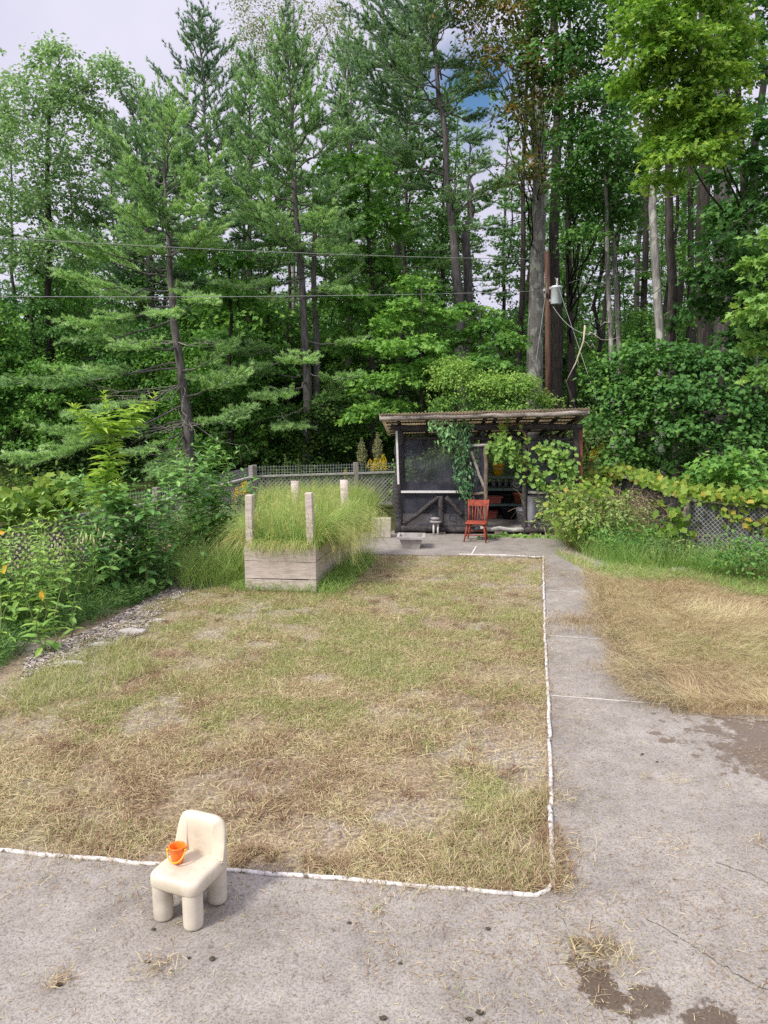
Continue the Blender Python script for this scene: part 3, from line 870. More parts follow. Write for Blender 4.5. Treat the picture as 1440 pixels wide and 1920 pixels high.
# clippings strewn on the concrete
m = MB()
con_poly = [G(-40, 1615), G(960, 1695), G(1040, 1670), G(1030, 1330), G(1026, 1060), G(1110, 1080), G(1170, 1320), G(1480, 1345), G(1560, 1960), G(-60, 1960)]
def clip_bias(x, y):
    d = np.abs((np.stack([x, y], -1) - cornerO[:2]) @ pb[:2])
    f = np.abs((np.stack([x, y], -1) - frontR[:2]) @ np.array([-fd[1], fd[0]]))
    return np.clip(.10 + .8 * np.exp(-np.minimum(d, f) / .28) + np.clip((fbm(x * 1.6, y * 1.6, 81) - .55) * 3, 0, .8), 0, 1)
p = scatter(con_poly, 10500, clip_bias); N = len(p)
straws(m, np.column_stack([p, np.full(N, .034)]), rnd(N, .010, .05) * np.where(rnd(N) < .04, 2.5, 1), np.abs(RNG.normal(size=N)) * .08, rnd(N, 0, 2 * PI), rnd(N, .0015, .004), np.clip(.30 + RNG.normal(size=N) * .24, 0, 1))
for (a, b, n, r) in ((110, 1850, 90, .035), (300, 1825, 110, .06), (1120, 1800, 260, .10), (1100, 1790, 120, .2), (700, 1715, 60, .07), (690, 1705, 50, .1), (1085, 1175, 500, .16), (1135, 1197, 240, .10),
                     (1265, 1475, 40, .04), (1210, 1465, 25, .03), (1420, 1590, 40, .05), (1270, 1600, 40, .06), (860, 1880, 40, .08), (1060, 1080, 120, .15), (250, 1700, 60, .12), (60, 1660, 40, .1), (1050, 1660, 260, .08), (1060, 1600, 150, .1), (1050, 1500, 120, .08)):
    c = G(a, b)
    p = c[:2] + RNG.normal(size=(n, 2)) * r
    straws(m, np.column_stack([p, rnd(n, .034, .06)]), rnd(n, .02, .10), np.abs(RNG.normal(size=n)) * .35, rnd(n, 0, 2 * PI), rnd(n, .002, .0045), np.clip(.40 + RNG.normal(size=n) * .25, 0, 1))
for (a, b, n) in ((1085, 1170, 420), (1125, 1190, 200), (1120, 1105, 200), (1150, 1260, 200)):
    c = G(a, b); p = c[:2] + RNG.normal(size=(n, 2)) * [.22, .10]
    blades(m, np.column_stack([p, np.full(n, .03)]), rnd(n, .05, .2), rnd(n, .2, .9), rnd(n, 0, 2 * PI), .004, np.clip(.30 + RNG.normal(size=n) * .2, 0, 1))
single('grass_clippings', m, MAT['lawn_blades'], (0, 0, 0), 'stray dry grass clippings strewn over the concrete', 'clippings', kind='stuff')

MAT['clod'] = plain_mat('dark_soil_clod', (0.085, 0.070, 0.048, 1), .95, .5, 60, bump=.8)


def lump(m, c, r, sz=.6, n=10, amp=.25, val=.5):
    th = np.linspace(.02, PI - .02, n)
    ph = np.arange(n + 2) / (n + 2) * 2 * PI
    T, Ph = np.meshgrid(th, ph, indexing='ij')
    rr = 1 + amp * (fbm(T * 1.7 + c[0] * 7, np.cos(Ph) * 1.5 + np.sin(Ph) + c[1] * 5, 3) - .5) * 2
    V = np.stack([np.sin(T) * np.cos(Ph) * rr * r[0], np.sin(T) * np.sin(Ph) * rr * r[1], np.cos(T) * rr * r[2]], -1).reshape(-1, 3) + np.asarray(c)
    k = n + 2
    i, j = np.meshgrid(np.arange(n - 1), np.arange(k), indexing='ij'); j2 = (j + 1) % k
    m.add(V, quads=np.stack([i * k + j, (i + 1) * k + j, (i + 1) * k + j2, i * k + j2], -1).reshape(-1, 4), val=val, smooth=True)


for (a, b, r) in ((398, 1797, .022), (915, 1741, .02), (288, 1742, .016), (718, 1909, .022), (276, 1803, .016), (354, 1796, .013), (750, 1806, .012), (655, 1730, .013), (900, 1898, .025), (1204, 1414, .02), (1232, 1428, .013), (110, 1846, .022), (880, 1910, .02)):
    m = MB(); c = G(a, b, .03 + r * .4)
    lump(m, c, (r * RNG.uniform(.6, 1.0), r * RNG.uniform(.35, .6), r * .4), amp=.9, n=14)
    single('soil_clod', m, MAT['clod'], c, 'small dark clod of soil lying on the concrete patio', 'clod', 'soil clods on the concrete')

# cracks in the patio
def crack(px, label):
    m = MB(); pts = [G(a, b, .0335) for a, b in px]
    P2 = []
    for a, b in zip(pts[:-1], pts[1:]):
        for q in np.linspace(0, 1, 6)[:-1]: P2.append(a + (b - a) * q + RNG.normal(size=3) * [.007, .007, 0])
    P2.append(pts[-1])
    P2 = np.array(P2); n = len(P2)
    w = rnd(n, .0012, .0035)[:, None]; s = np.array([0.5, .85, 0])
    V = np.concatenate([P2 - s * w, P2 + s * w])
    m.add(V, quads=[[k, k + 1, n + k + 1, n + k] for k in range(n - 1)])
    single('concrete_crack', m, MAT['clod'], pts[0], kind='structure')


crack([(1300, 1775), (1340, 1800), (1385, 1830), (1450, 1860)], '')
crack([(1210, 1720), (1260, 1750), (1300, 1775)], '')
crack([(1040, 1695), (1058, 1712), (1062, 1735)], '')
crack([(1340, 1615), (1400, 1635), (1450, 1660)], '')

# ------------------------------------------------------------------ toddler chair and sand bucket
MAT['cream'] = plain_mat('cream_plastic', (0.60, 0.54, 0.42, 1), .5, .2, 7, .35, bump=.03)
MAT['cream_leg'] = plain_mat('cream_leg_plastic', (0.56, 0.51, 0.415, 1), .55, .28, 4, .35, bump=.02)
MAT['speck'] = plain_mat('dirt_speck', (0.06, 0.05, 0.045, 1), .9)
MAT['orange'] = plain_mat('orange_plastic', (0.90, 0.20, 0.02, 1), .35, .05, 3, .5, bump=0, **{'Subsurface Weight': 0.1})
MAT['amber'] = plain_mat('amber_plastic', (0.92, 0.40, 0.02, 1), .35, .05, 3, .5, bump=0)
zc = .03
fl, fr, rr_ = G(307, 1719, zc), G(363, 1736, zc), G(406, 1688, zc)
cx = unit(fr - fl); cy = unit((rr_ - fr) - cx * ((rr_ - fr) @ cx))
wx = np.linalg.norm(fr - fl); wy = (rr_ - fr) @ cy
cc0 = fl + cx * wx / 2 + cy * wy / 2
CH = thing('toddler_chair', cc0, 'small chunky cream plastic toddler chair standing on the concrete patio', 'chair')
lx = lambda x, y, z: cc0 + cx * x + cy * y + np.array([0, 0, z])
LR = .058
SW, SD = wx / 2 + LR + .006, wy / 2 + LR + .006
ZS = .30
for sx_ in (-1, 1):
    for sy_ in (-1, 1):
        m = MB()
        m.lathe(lx(sx_ * wx / 2, sy_ * wy / 2, 0), [(0, 0), (LR * .8, 0), (LR * .95, .006), (LR * .99, .018), (LR, .06), (LR * 1.03, ZS - .07)], 28)
        part('leg', m, MAT['cream_leg'], CH)


def rrect(hx, hy, r, n=7):
    o = []
    for (sx1, sy1, a0) in ((1, 1, 0), (-1, 1, 90), (-1, -1, 180), (1, -1, 270)):
        for k in range(n):
            a = math.radians(a0 + 90 * k / (n - 1)); o.append((sx1 * (hx - r) + r * math.cos(a), sy1 * (hy - r) + r * math.sin(a)))
    return o


m = MB()
rings = [(-.09, -.012), (-.085, -.006), (-.07, 0), (-.035, .0), (-.018, -.003), (-.006, -.012), (-.001, -.024), (0, -.04)]
V = []; nR = 28
for dz, ins_ in rings:
    for (x, y) in rrect(SW + ins_, SD + ins_, .06 + ins_ * .4): V.append(lx(x, y, ZS + dz))
for k_ in (0.6, 0.25):
    for (x, y) in rrect((SW - .04) * k_, (SD - .04) * k_, .044 * k_): V.append(lx(x, y, ZS - .003 * (1 - k_)))
nr = len(rings) + 2
V = np.array(V); V = np.vstack([V, lx(0, 0, ZS - .003)])
q = [[a * nR + b, a * nR + (b + 1) % nR, (a + 1) * nR + (b + 1) % nR, (a + 1) * nR + b] for a in range(nr - 1) for b in range(nR)]
tr = [[(nr - 1) * nR + b, (nr - 1) * nR + (b + 1) % nR, nr * nR] for b in range(nR)] 
m.add(V, tr, q, smooth=True)
m.add([lx(x, y, ZS - .088) for (x, y) in rrect(SW - .014, SD - .014, .055)] + [lx(0, 0, ZS - .088)], [[(b + 1) % nR, b, nR] for b in range(nR)])
k = NT('speckled_cream_plastic')
sn = k.noise(k.coord(), 42, 2, .5); so_ = k.noise(k.coord(), 9, 3, .5)
fk = k.math('MULTIPLY', k.ramp(sn, [(.70, (0, 0, 0, 1)), (.73, (1, 1, 1, 1))]), k.ramp(so_, [(.5, (0, 0, 0, 1)), (.56, (1, 1, 1, 1))]))
seat_m = k.done(k.principled(k.mix(fk, k.ramp(k.noise(k.coord(), 5, 4, .6), [(.3, (0.47, 0.41, 0.31, 1)), (.55, (0.60, 0.54, 0.425, 1))]), (.08, .07, .06, 1)), .45, spec=.4))
seat = part('seat', m, seat_m, CH)
# backrest: a thick U-shaped shell with a rounded top that sweeps down into the seat
m = MB()
Hb = .232
path = []
hw, rc, ret = SW - .036, .05, .068
yb = SD - .032
for q in np.linspace(0, 1, 10): path.append((hw, yb - ret + (ret - rc) * q, 0))
for q in np.linspace(0, 90, 9)[1:]: path.append((hw - rc + rc * math.cos(math.radians(q)), yb - rc + rc * math.sin(math.radians(q)), 1))
for q in np.linspace(hw - rc, -(hw - rc), 13)[1:-1]: path.append((q, yb, 1))
path = path + [(-x, y, k) for (x, y, k) in path[:18][::-1]]
path = np.array(path)[:, :2]
tn = unit(np.gradient(path, axis=0)); no = np.stack([tn[:, 1], -tn[:, 0]], -1)   # outward
sl = np.concatenate([[0], np.cumsum(np.linalg.norm(np.diff(path, axis=0), axis=1))]); Ls = sl[-1]
e = np.clip(np.minimum(sl, Ls - sl) / .05, 0, 1); e = (e * e * (3 - 2 * e)) ** .8
hgt = .0 + Hb * (.02 + .98 * e) * (1 - .07 * (np.abs(path[:, 0] / hw) ** 5))
thk = .042
prof = [(-1, -.03, 0), (-1.0, .0, .1), (-1.05, 0, .45), (-1.0, 0, .72), (-.95, -.012, .9), (-.7, -.003, .97), (-.25, 0, 1.0), (.3, 0, 1.0), (.75, -.004, .97), (1, -.014, .9), (1, 0, .6), (1, 0, .2), (1, -.03, 0)]
rows = []
for (o_, dz, hf) in prof:
    bow = -.012 * math.sin(PI * min(1, max(0, hf))) if o_ < 0 else 0
    for k in range(len(path)):
        xy = path[k] + no[k] * (o_ * thk - bow * 0)
        rows.append(lx(xy[0], xy[1], ZS + dz + hgt[k] * hf))
n_ = len(path)
q = [[a * n_ + b, a * n_ + b + 1, (a + 1) * n_ + b + 1, (a + 1) * n_ + b] for a in range(len(prof) - 1) for b in range(n_ - 1)]
m.add(rows, quads=q, smooth=True)
caps = [a * n_ for a in range(len(prof))]; cape = [a * n_ + n_ - 1 for a in range(len(prof))]
m.add(rows, tris=[[caps[0], caps[k + 1], caps[k]] for k in range(1, len(prof) - 1)] + [[cape[0], cape[k], cape[k + 1]] for k in range(1, len(prof) - 1)])
bk = part('backrest', m, MAT['cream'], CH)
md = bk.modifiers.new('sub', 'SUBSURF'); md.levels = 1; md.render_levels = 1

bp = G(333, 1616, zc + ZS); bz = zc + ZS
bk_off = bp.copy()
BU = thing('sand_bucket', bp, 'tiny orange toy sand bucket sitting on the toddler chair seat', 'bucket')
m = MB()
m.lathe(bp + [0, 0, .002], [(0, 0), (.031, 0), (.034, .003), (.036, .03), (.0385, .033), (.0395, .05), (.045, .095), (.050, .098), (.050, .103), (.0455, .104), (.042, .10), (.036, .05), (.032, .006), (0, .005)], 30)
m.tube(bp + np.array([[.05, 0, .10], [.062, 0, .101], [.064, 0, .10]]), [.012, .01, .004], 8)
part('pail', m, MAT['orange'], BU)
m = MB()
ha = [bp + np.array([.052 * math.cos(a), -.012 - .052 * max(0, -math.sin(a)) * .9, .096 - .058 * max(0, -math.sin(a)) - .008]) for a in np.linspace(PI + .05, 2 * PI - .05, 22)]
th_ = math.atan2(cx[1], cx[0])
m.tube(ha, .0048, 8)
m.lathe(ha[0] + [0, .0, -.006], [(0, 0), (.009, .0), (.009, .014), (0, .014)], 10)
m.lathe(ha[-1] + [0, .0, -.006], [(0, 0), (.009, .0), (.009, .014), (0, .014)], 10)
part('handle', m, MAT['amber'], BU)

# ------------------------------------------------------------------ the screened garden shed
SA, SB = G(742, 999, .03), G(1084, 1003, .03)
su = unit(SB - SA); sv = np.array([-su[1], su[0], 0.0])
SWD = np.linalg.norm(SB - SA)


def SP(px, py, v=0.0):
    d = ray(px, py); o = SA + sv * v - np.array([0, 0, CAM_H])
    t = (o @ sv) / (d @ sv)
    return np.array([0, 0, CAM_H]) + d * t


def SL(u, v, z): return np.array([SA[0], SA[1], 0]) + su * u + sv * v + np.array([0, 0, z])


def screen_mat():
    k = NT('black_insect_screen')
    n = k.noise(k.coord((1, 1, 1)), 3.0, 4, .6)
    d = k.principled(k.ramp(n, [(0.35, (0.030, 0.031, 0.042, 1)), (0.65, (0.085, 0.088, 0.118, 1))]), .7, spec=.3)
    t = k.n('ShaderNodeBsdfTransparent')
    mx = k.n('ShaderNodeMixShader'); mx.inputs[0].default_value = .52
    k.l(t.outputs[0], mx.inputs[1]); k.l(d, mx.inputs[2])
    return k.done(mx.outputs[0])


def roof_mat():
    k = NT('cream_corrugated_sheet')
    n = k.noise(k.coord(), 2.2, 5, .6)
    c = k.ramp(n, [(0.35, (0.48, 0.45, 0.40, 1)), (0.65, (0.74, 0.70, 0.63, 1))])
    d = k.principled(c, .5)
    t = k.n('ShaderNodeBsdfTranslucent'); k.l(k.mix(1, c, (1, .94, .80, 1), 'MULTIPLY'), t.inputs[0])
    mx = k.n('ShaderNodeMixShader'); mx.inputs[0].default_value = .55
    k.l(d, mx.inputs[1]); k.l(t.outputs[0], mx.inputs[2])
    return k.done(mx.outputs[0])


MAT['screen'] = screen_mat(); MAT['roof'] = roof_mat()
SH = thing('garden_shed', SL(SWD / 2, 0, 0), 'rustic log shed with black screens and a corrugated roof overgrown by vines', 'shed')
DEP = 2.35


def log(name, a, b, r, mat='log_dark', n=10, amp=.012, sides=10, label=None, taper=.85):
    m = MB(); m.tube(wobble(a, b, n, amp), np.linspace(r, r * taper, n) * (1 + RNG.normal(size=n) * .06), sides, rough=.05)
    return part(name, m, MAT[mat], SH, label)


VF = -.42
fa, fb_ = SP(712, 784, VF), SP(1102, 774, VF)
log('front_log', fa, fb_, .062, 'log_pale', 16, .012, 10, 'pale peeled log along the front edge of the roof', .95)
zr = lambda u, v: (fa[2] + (fb_[2] - fa[2]) * np.clip(u / SWD, -.2, 1.2)) + .085 - .19 * (v - VF)
u0, u1 = (fa - SL(0, 0, 0)) @ su - .02, (fb_ - SL(0, 0, 0)) @ su + .03
nu = 480
us = np.linspace(u0, u1, nu)
m = MB()
vs = (VF - .09, .4, 1.3, DEP + .35)
rows = [[SL(u, v, zr(u, v) + .013 * math.sin(u / .072 * 2 * PI)) for u in us] for v in vs]
m.add(np.array(rows).reshape(-1, 3), quads=[[a * nu + b, a * nu + b + 1, (a + 1) * nu + b + 1, (a + 1) * nu + b] for a in range(3) for b in range(nu - 1)], smooth=True)
ro = part('roof', m, MAT['roof'], SH)
sd_ = ro.modifiers.new('thick', 'SOLIDIFY'); sd_.thickness = .004
for v in (VF + .16, VF + .55, .5, .98, 1.45, 1.9, DEP):
    m = MB(); m.bar(SL(u0 + .1, v, zr(0, v) - .045), SL(u1 - .08, v, zr(SWD, v) - .045), .10, .03)
    part('purlin', m, MAT['log_dark'], SH)
for px in (748, 800, 852, 908, 928, 974, 1007, 1042, 1080):
    u = (SP(px, 800, 0) - SL(0, 0, 0)) @ su
    log('rafter', SL(u, VF + .03, zr(u, VF) - .11), SL(u, DEP + .2, zr(u, DEP + .2) - .11), .045, n=6)
m = MB(); m.bar(SL(u1 - .02, VF - .05, zr(u1, VF) - .05), SL(u1 - .02, DEP + .3, zr(u1, DEP + .3) - .05), .03, .11)
part('rake_board', m, MAT['log_pale'], SH)
log('header_beam', SP(733, 801), SP(1092, 801), .075)
log('header_beam', SP(748, 822, .05), SP(1080, 824, .05), .035, 'log_dark')
# posts
log('post', SP(749, 1001), SP(744, 798), .10, amp=.025)
log('post', SP(876, 1000), SP(877, 800), .055)
log('post', SP(907, 985, .12), SP(905, 800, .12), .07)
log('post', SP(984, 1005), SP(984, 800), .065, amp=.015)
log('post', SP(1082, 1003), SP(1080, 800), .08)
for u in (0.05, SWD * .5, SWD):
    log('post', SL(u, DEP, 0), SL(u, DEP, zr(u, DEP) - .14), .07)
m = MB(); m.bar(SP(1085, 1001, -.03), SP(1085, 806, -.03), .17, .03, up=sv); part('corner_board', m, MAT['redboard'], SH, 'red brown board on the corner post')
m = MB(); m.bar(SP(747, 908, -.13), SP(743.5, 808, -.13), .045, .02, up=sv); part('trim_strip', m, MAT['whitewood'], SH, 'pale upright strip on the corner post')
log('sill_log', SP(752, 991, -.02), SP(912, 993, -.02), .075, 'log_dark', 12)
log('sill_log', SP(900, 990, -.02), SP(984, 993, -.02), .055, 'greyrail', 8)
log('sill_log', SP(984, 993, -.02), SP(1086, 993, -.02), .07, 'log_dark', 8)
# rails and braces of the screened panels
m = MB(); m.bar(SP(752, 922, -.03), SP(873, 922, -.03), .07, .045); part('rail', m, MAT['whitewood'], SH, 'pale painted rail across the screen')
m = MB(); m.bar(SP(990, 923, -.03), SP(1075, 925, -.03), .07, .045); part('rail', m, MAT['greyrail'], SH)
for (a, b, r, mt) in (((756, 982), (824, 932), .055, 'log_dark'), ((836, 932), (868, 968), .055, 'log_dark'), ((826, 930), (827, 988), .06, 'log_dark'), ((993, 985), (1017, 964), .06, 'log_dark')):
    log('brace', SP(*a, -.01), SP(*b, -.01), r, mt, 6)
for _ in range(16):
    a = SP(RNG.uniform(795, 865), RNG.uniform(945, 985), .22)
    m = MB(); m.tube(wobble(a, a + su * RNG.uniform(-.3, .3) + [0, 0, RNG.uniform(-.1, .25)], 5, .05), .012, 5)
    part('driftwood', m, MAT['log_dark'], SH)
# the open doorway with its crooked door frame
DF = thing('shed_door', SP(895, 990, -.10), 'rustic pole door frame with a slanted brace standing open beside the doorway', 'door')
for nm, a, b, r, mt in (('stile', (911, 985), (911, 834), .045, 'log_brown'), ('stile', (882, 985), (881, 832), .045, 'log_dark'), ('rail', (880, 835), (916, 834), .03, 'greyrail'), ('rail', (882, 926), (914, 925), .035, 'log_brown'),
                        ('brace', (884, 846), (908, 918), .032, 'log_pale'), ('brace', (886, 930), (906, 975), .03, 'log_brown')):
    m = MB(); m.tube(wobble(SP(*a, -.1), SP(*b, -.1), 9, .006), r, 9, rough=.05); part(nm, m, MAT[mt], DF)


def pane(name, a, b, c, d, mat='screen', par=None):
    m = MB(); n = 14
    A, B, D, E = [np.asarray(x) for x in (a, b, c, d)]
    V = []
    for t_ in np.linspace(0, 1, n):
        for s_ in np.linspace(0, 1, n):
            p = A * (1 - s_) * (1 - t_) + B * s_ * (1 - t_) + D * s_ * t_ + E * (1 - s_) * t_
            V.append(p + sv * .03 * (fbm(np.array([s_ * 3.1]), np.array([t_ * 3.3 + p[0]]), 9)[0] - .5))
    m.add(V, quads=[[i_ * n + j_, i_ * n + j_ + 1, (i_ + 1) * n + j_ + 1, (i_ + 1) * n + j_] for i_ in range(n - 1) for j_ in range(n - 1)], smooth=True)
    return part(name, m, MAT[mat], par or SH)


pane('screen_panel', SP(748, 990, .04), SP(877, 990, .04), SP(877, 825, .04), SP(745, 825, .04))
pane('screen_panel', SP(986, 992, .04), SP(1082, 992, .04), SP(1082, 826, .04), SP(986, 826, .04))
pane('screen_panel', SP(882, 985, -.08), SP(911, 985, -.08), SP(911, 834, -.08), SP(882, 834, -.08), par=DF)
zb = lambda u: zr(u, DEP) - .12
pane('screen_panel', SL(0, DEP, .05), SL(SWD, DEP, .05), SL(SWD, DEP, zb(SWD)), SL(0, DEP, zb(0)))
pane('screen_panel', SL(0.02, .1, .05), SL(.02, DEP, .05), SL(.02, DEP, zb(0)), SL(.02, .1, zb(0) + .3))
pane('screen_panel', SL(SWD, .1, .05), SL(SWD, DEP, .05), SL(SWD, DEP, zb(0)), SL(SWD, .1, zb(0) + .3))
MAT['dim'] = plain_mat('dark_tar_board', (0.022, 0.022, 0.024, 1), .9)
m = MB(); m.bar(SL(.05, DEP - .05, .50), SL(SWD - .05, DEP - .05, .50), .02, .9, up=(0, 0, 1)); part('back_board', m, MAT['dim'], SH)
m = MB(); m.box(SL(SWD / 2, DEP / 2, .10), (SWD - .1, DEP - .1, .06), axes=[su, sv, [0, 0, 1]]); part('floor', m, plain_mat('grey_shed_floor', (0.24, 0.225, 0.21, 1), .9, .3, 5), SH)
brick_m = plain_mat('pale_brick', (0.36, 0.27, 0.23, 1), .9, .3, 12)
for px in (827, 1000, 935):
    m = MB(); m.box(SP(px, 1001, .0) * [1, 1, 0] + [0, 0, .065], (.19, .09, .07), axes=[su, sv, [0, 0, 1]])
    part('footing_brick', m, brick_m, SH)

# shelves inside, and what stands on them
SV_ = 1.55
uS0, uS1 = (SP(908, 900, SV_) - SL(0, 0, 0)) @ su, (SP(1075, 900, SV_) - SL(0, 0, 0)) @ su
SU = thing('shelf_unit', SL((uS0 + uS1) / 2, SV_, .13), 'dark shelf unit with green edged boards inside the shed doorway', 'shelf')
zs = [SP(950, y, SV_)[2] for y in (895, 918, 947)]
for z in zs:
    m = MB(); m.bar(SL(uS0, SV_ + .2, z), SL(uS1, SV_ + .2, z), .42, .055); part('shelf_board', m, MAT['shelf'], SU)
for u in (uS0 + .02, (uS0 + uS1) / 2 + .1, uS1 - .02):
    m = MB(); m.bar(SL(u, SV_ + .42, .13), SL(u, SV_ + .42, zs[0] - .03), .05, .05); part('upright', m, MAT['dim'], SU)


def pot(name, px, z, v, r0, r1, h, mat, label, cat, group=None, rim=True, handle=False):
    base = SL((SP(px, 940, v) - SL(0, 0, 0)) @ su, v, z)
    t = thing(name, base, label, cat, group)
    m = MB()
    pr = [(0, 0), (r0, 0), (r0 + (r1 - r0) * .8, h * .8)] + ([(r1 * 1.07, h * .8), (r1 * 1.1, h)] if rim else [(r1, h)]) + [(r1 * .94, h), (r0 * .9, .03), (0, .02)]
    m.lathe(base, pr, 20); part('body', m, mat, t)
    if handle:
        m = MB(); m.tube([base + su * r1 * 1.06 * math.cos(a) + np.array([0, 0, h * .9 - .09 * math.sin(a)]) - sv * r1 * 1.02 * math.sin(a) for a in np.linspace(0, PI, 14)], .006, 5)
        part('handle', m, MAT['whitewood'], t)
    return t


terra = plain_mat('terracotta', (0.42, 0.13, 0.075, 1), .75, .2)
redp = plain_mat('red_brown_plastic', (0.40, 0.10, 0.075, 1), .5, .15)
ztop = zs[0] + .03
pot('yellow_bucket', 933, ztop, SV_ + .15, .11, .135, .30, plain_mat('yellow_plastic', (0.75, 0.42, 0.03, 1), .5, .1), 'yellow bucket on the top shelf inside the shed', 'bucket', handle=True)
pot('white_bucket', 981, .13, SV_ - .55, .13, .155, .36, plain_mat('white_plastic', (0.62, 0.62, 0.66, 1), .5, .1), 'white plastic bucket on the shed floor behind the doorway post', 'bucket', handle=True)
pot('flower_pot', 973, zs[2] + .03, SV_ + .15, .12, .155, .27, terra, 'tall terracotta flower pot on the lowest shelf', 'pot')
pot('black_pot', 955, .13, SV_ + .05, .16, .19, .30, MAT['dim'], 'large black nursery pot on the shed floor below the shelves', 'pot')
pot('nursery_pot', 951, zs[2] + .03, SV_ + .15, .11, .14, .24, MAT['dim'], 'black nursery pot beside the terracotta pot on the lowest shelf', 'pot')
for (px, z, w, lb) in ((925, zs[2] + .03, .46, 'long red brown planter on the lowest shelf'), (921, .13, .34, 'short red brown planter on the shed floor under the shelves')):
    base = SL((SP(px, 940, SV_) - SL(0, 0, 0)) @ su, SV_ + .15, z)
    m = MB(); h = .17
    for (a, dz0, dz1) in ((.84, 0, .13), (1.06, .13, h)):
        V = [base + su * (sx1 * w / 2 * k) + sv * (sy1 * .11 * k) + np.array([0, 0, zz1]) for (zz1, k) in ((dz0, a - .04), (dz1, a)) for (sx1, sy1) in ((-1, -1), (1, -1), (1, 1), (-1, 1))]
        m.add(V, quads=[[0, 1, 5, 4], [1, 2, 6, 5], [2, 3, 7, 6], [3, 0, 4, 7], [3, 2, 1, 0]])
    m.add([base + su * (sx1 * w / 2 * .98) + sv * (sy1 * .10) + np.array([0, 0, h - .03]) for (sx1, sy1) in ((-1, -1), (1, -1), (1, 1), (-1, 1))], quads=[[0, 1, 2, 3]])
    single('planter_box', m, redp, base, lb, 'planter')
base = SL((SP(970, 905, SV_) - SL(0, 0, 0)) @ su, SV_ + .12, zs[1] + .03)
t = thing('white_plate', base, 'round white dish standing upright on the middle shelf', 'plate')
m = MB(); ang = np.arange(25) / 24 * 2 * PI
V = [base + su * math.cos(a) * r + np.array([0, 0, .105 + math.sin(a) * r]) - sv * d for (r, d) in ((.105, .012), (.07, 0)) for a in ang[:-1]] + [base + np.array([0, 0, .105])]
m.add(V, [[24 + k, 48, 24 + (k + 1) % 24] for k in range(24)], [[k, (k + 1) % 24, 24 + (k + 1) % 24, 24 + k] for k in range(24)], smooth=True)
part('dish', m, plain_mat('glazed_white', (0.55, 0.56, 0.54, 1), .3, .3, 12), t)
jm = plain_mat('cloudy_glass', (0.09, 0.095, 0.09, 1), .2, .3, 5, .6); jl = plain_mat('tin_lid', (0.45, 0.45, 0.42, 1), .4, .3, 12)
for px in (927, 938, 950, 961):
    base = SL((SP(px, 905, SV_) - SL(0, 0, 0)) @ su, SV_ + .2, zs[1] + .03)
    t = thing('glass_jar', base, 'small dim glass jar with a tin lid on the middle shelf', 'jar', 'jars on the middle shelf')
    m = MB(); m.lathe(base, [(0, 0), (.045, 0), (.05, .02), (.05, .13), (.035, .15), (0, .15)], 12); part('jar_body', m, jm, t)
    m = MB(); m.lathe(base, [(0, .150), (.038, .150), (.038, .172), (0, .172)], 12); part('lid', m, jl, t)
base = SL((SP(1006, 960, .55) - SL(0, 0, 0)) @ su, .5, .13)
m = MB(); pr = [(0, 0), (.20, 0)]
for k in range(18): pr += [(.205 + .012 * (k % 2) + .002 * k, .03 + .035 * k)]
pr += [(.235, .68), (.235, .70), (.0, .70)]
m.lathe(base, pr, 26)
single('ribbed_bin', m, plain_mat('grey_white_ribbed_metal', (0.50, 0.50, 0.56, 1), .45, .2, 4, .5), base, 'ribbed pale grey bin behind the right hand shed screen', 'bin')

# garden stool before the shed
b1, b2 = SP(813, 1003, -.22), SP(821, 1003, -.22)
b1[2] = b2[2] = .03
mid = (b1 + b2) / 2
t = thing('path_stand', mid, 'small oval topped stand on two thin white legs beside the shed screen', 'stand')
for b in (b1, b2):
    m = MB(); m.tube([b, b + [0, 0, .27]], .022, 8); part('leg', m, MAT['whitewood'], t)
m = MB(); m.lathe(mid + [0, 0, .27], [(0, 0), (.10, 0), (.13, .02), (.13, .05), (0, .055)], 20, sy=.75)
m.lathe(mid + [-.015, 0, .33], [(0, 0), (.06, 0), (.10, .03), (.10, .06), (0, .075)], 20, sy=.75)
part('top', m, plain_mat('stand_stone', (0.30, 0.28, 0.28, 1), .8, .4, 14), t)

# red chair
redw = plain_mat('red_painted_wood', (0.29, 0.060, 0.035, 1), .65, .5, 14, .25)
rc_ = G(893, 1014, .03)
yaw = math.radians(-14)
rx_ = np.array([math.cos(yaw), math.sin(yaw), 0]); ry_ = np.array([-math.sin(yaw), math.cos(yaw), 0])
rl = lambda x, y, z: rc_ + rx_ * x + ry_ * y + np.array([0, 0, z * .90])
RCH = thing('spindle_chair', rc_, 'red painted wooden spindle back chair standing before the shed doorway', 'chair')
for (x, y, s_) in ((-.17, -.16, 1), (.17, -.16, 1), (-.15, .15, 1), (.15, .15, 1)):
    m = MB(); m.tube([rl(x * 1.38, y * 1.35, 0), rl(x * 1.2, y * 1.2, .2), rl(x, y, .43)], [.014, .021, .016], 9); part('leg', m, redw, RCH)
m = MB()
V = []
for dz, ins_ in ((.42, -.02), (.435, 0), (.455, 0), (.465, -.012)):
    for (x, y) in rrect(.225 + ins_, .21 + ins_, .05): V.append(rl(x, y - .01, dz))
V = np.array(V); q = [[a * 28 + b, a * 28 + (b + 1) % 28, (a + 1) * 28 + (b + 1) % 28, (a + 1) * 28 + b] for a in range(3) for b in range(28)]
V = np.vstack([V, rl(0, -.01, .462), rl(0, -.01, .42)])
m.add(V, [[84 + b, 84 + (b + 1) % 28, 112] for b in range(28)] + [[(b + 1) % 28, b, 113] for b in range(28)], q, smooth=True)
part('seat', m, redw, RCH)
bx = lambda x, z: rl(x * (1 + .12 * (z - .46) / .45), .17 + .10 * (z - .46) / .45, z)
for x in (-.19, .19):
    m = MB(); m.tube([bx(x, .45), bx(x, .7), bx(x, .96)], [.02, .018, .014], 8); part('stile', m, redw, RCH)
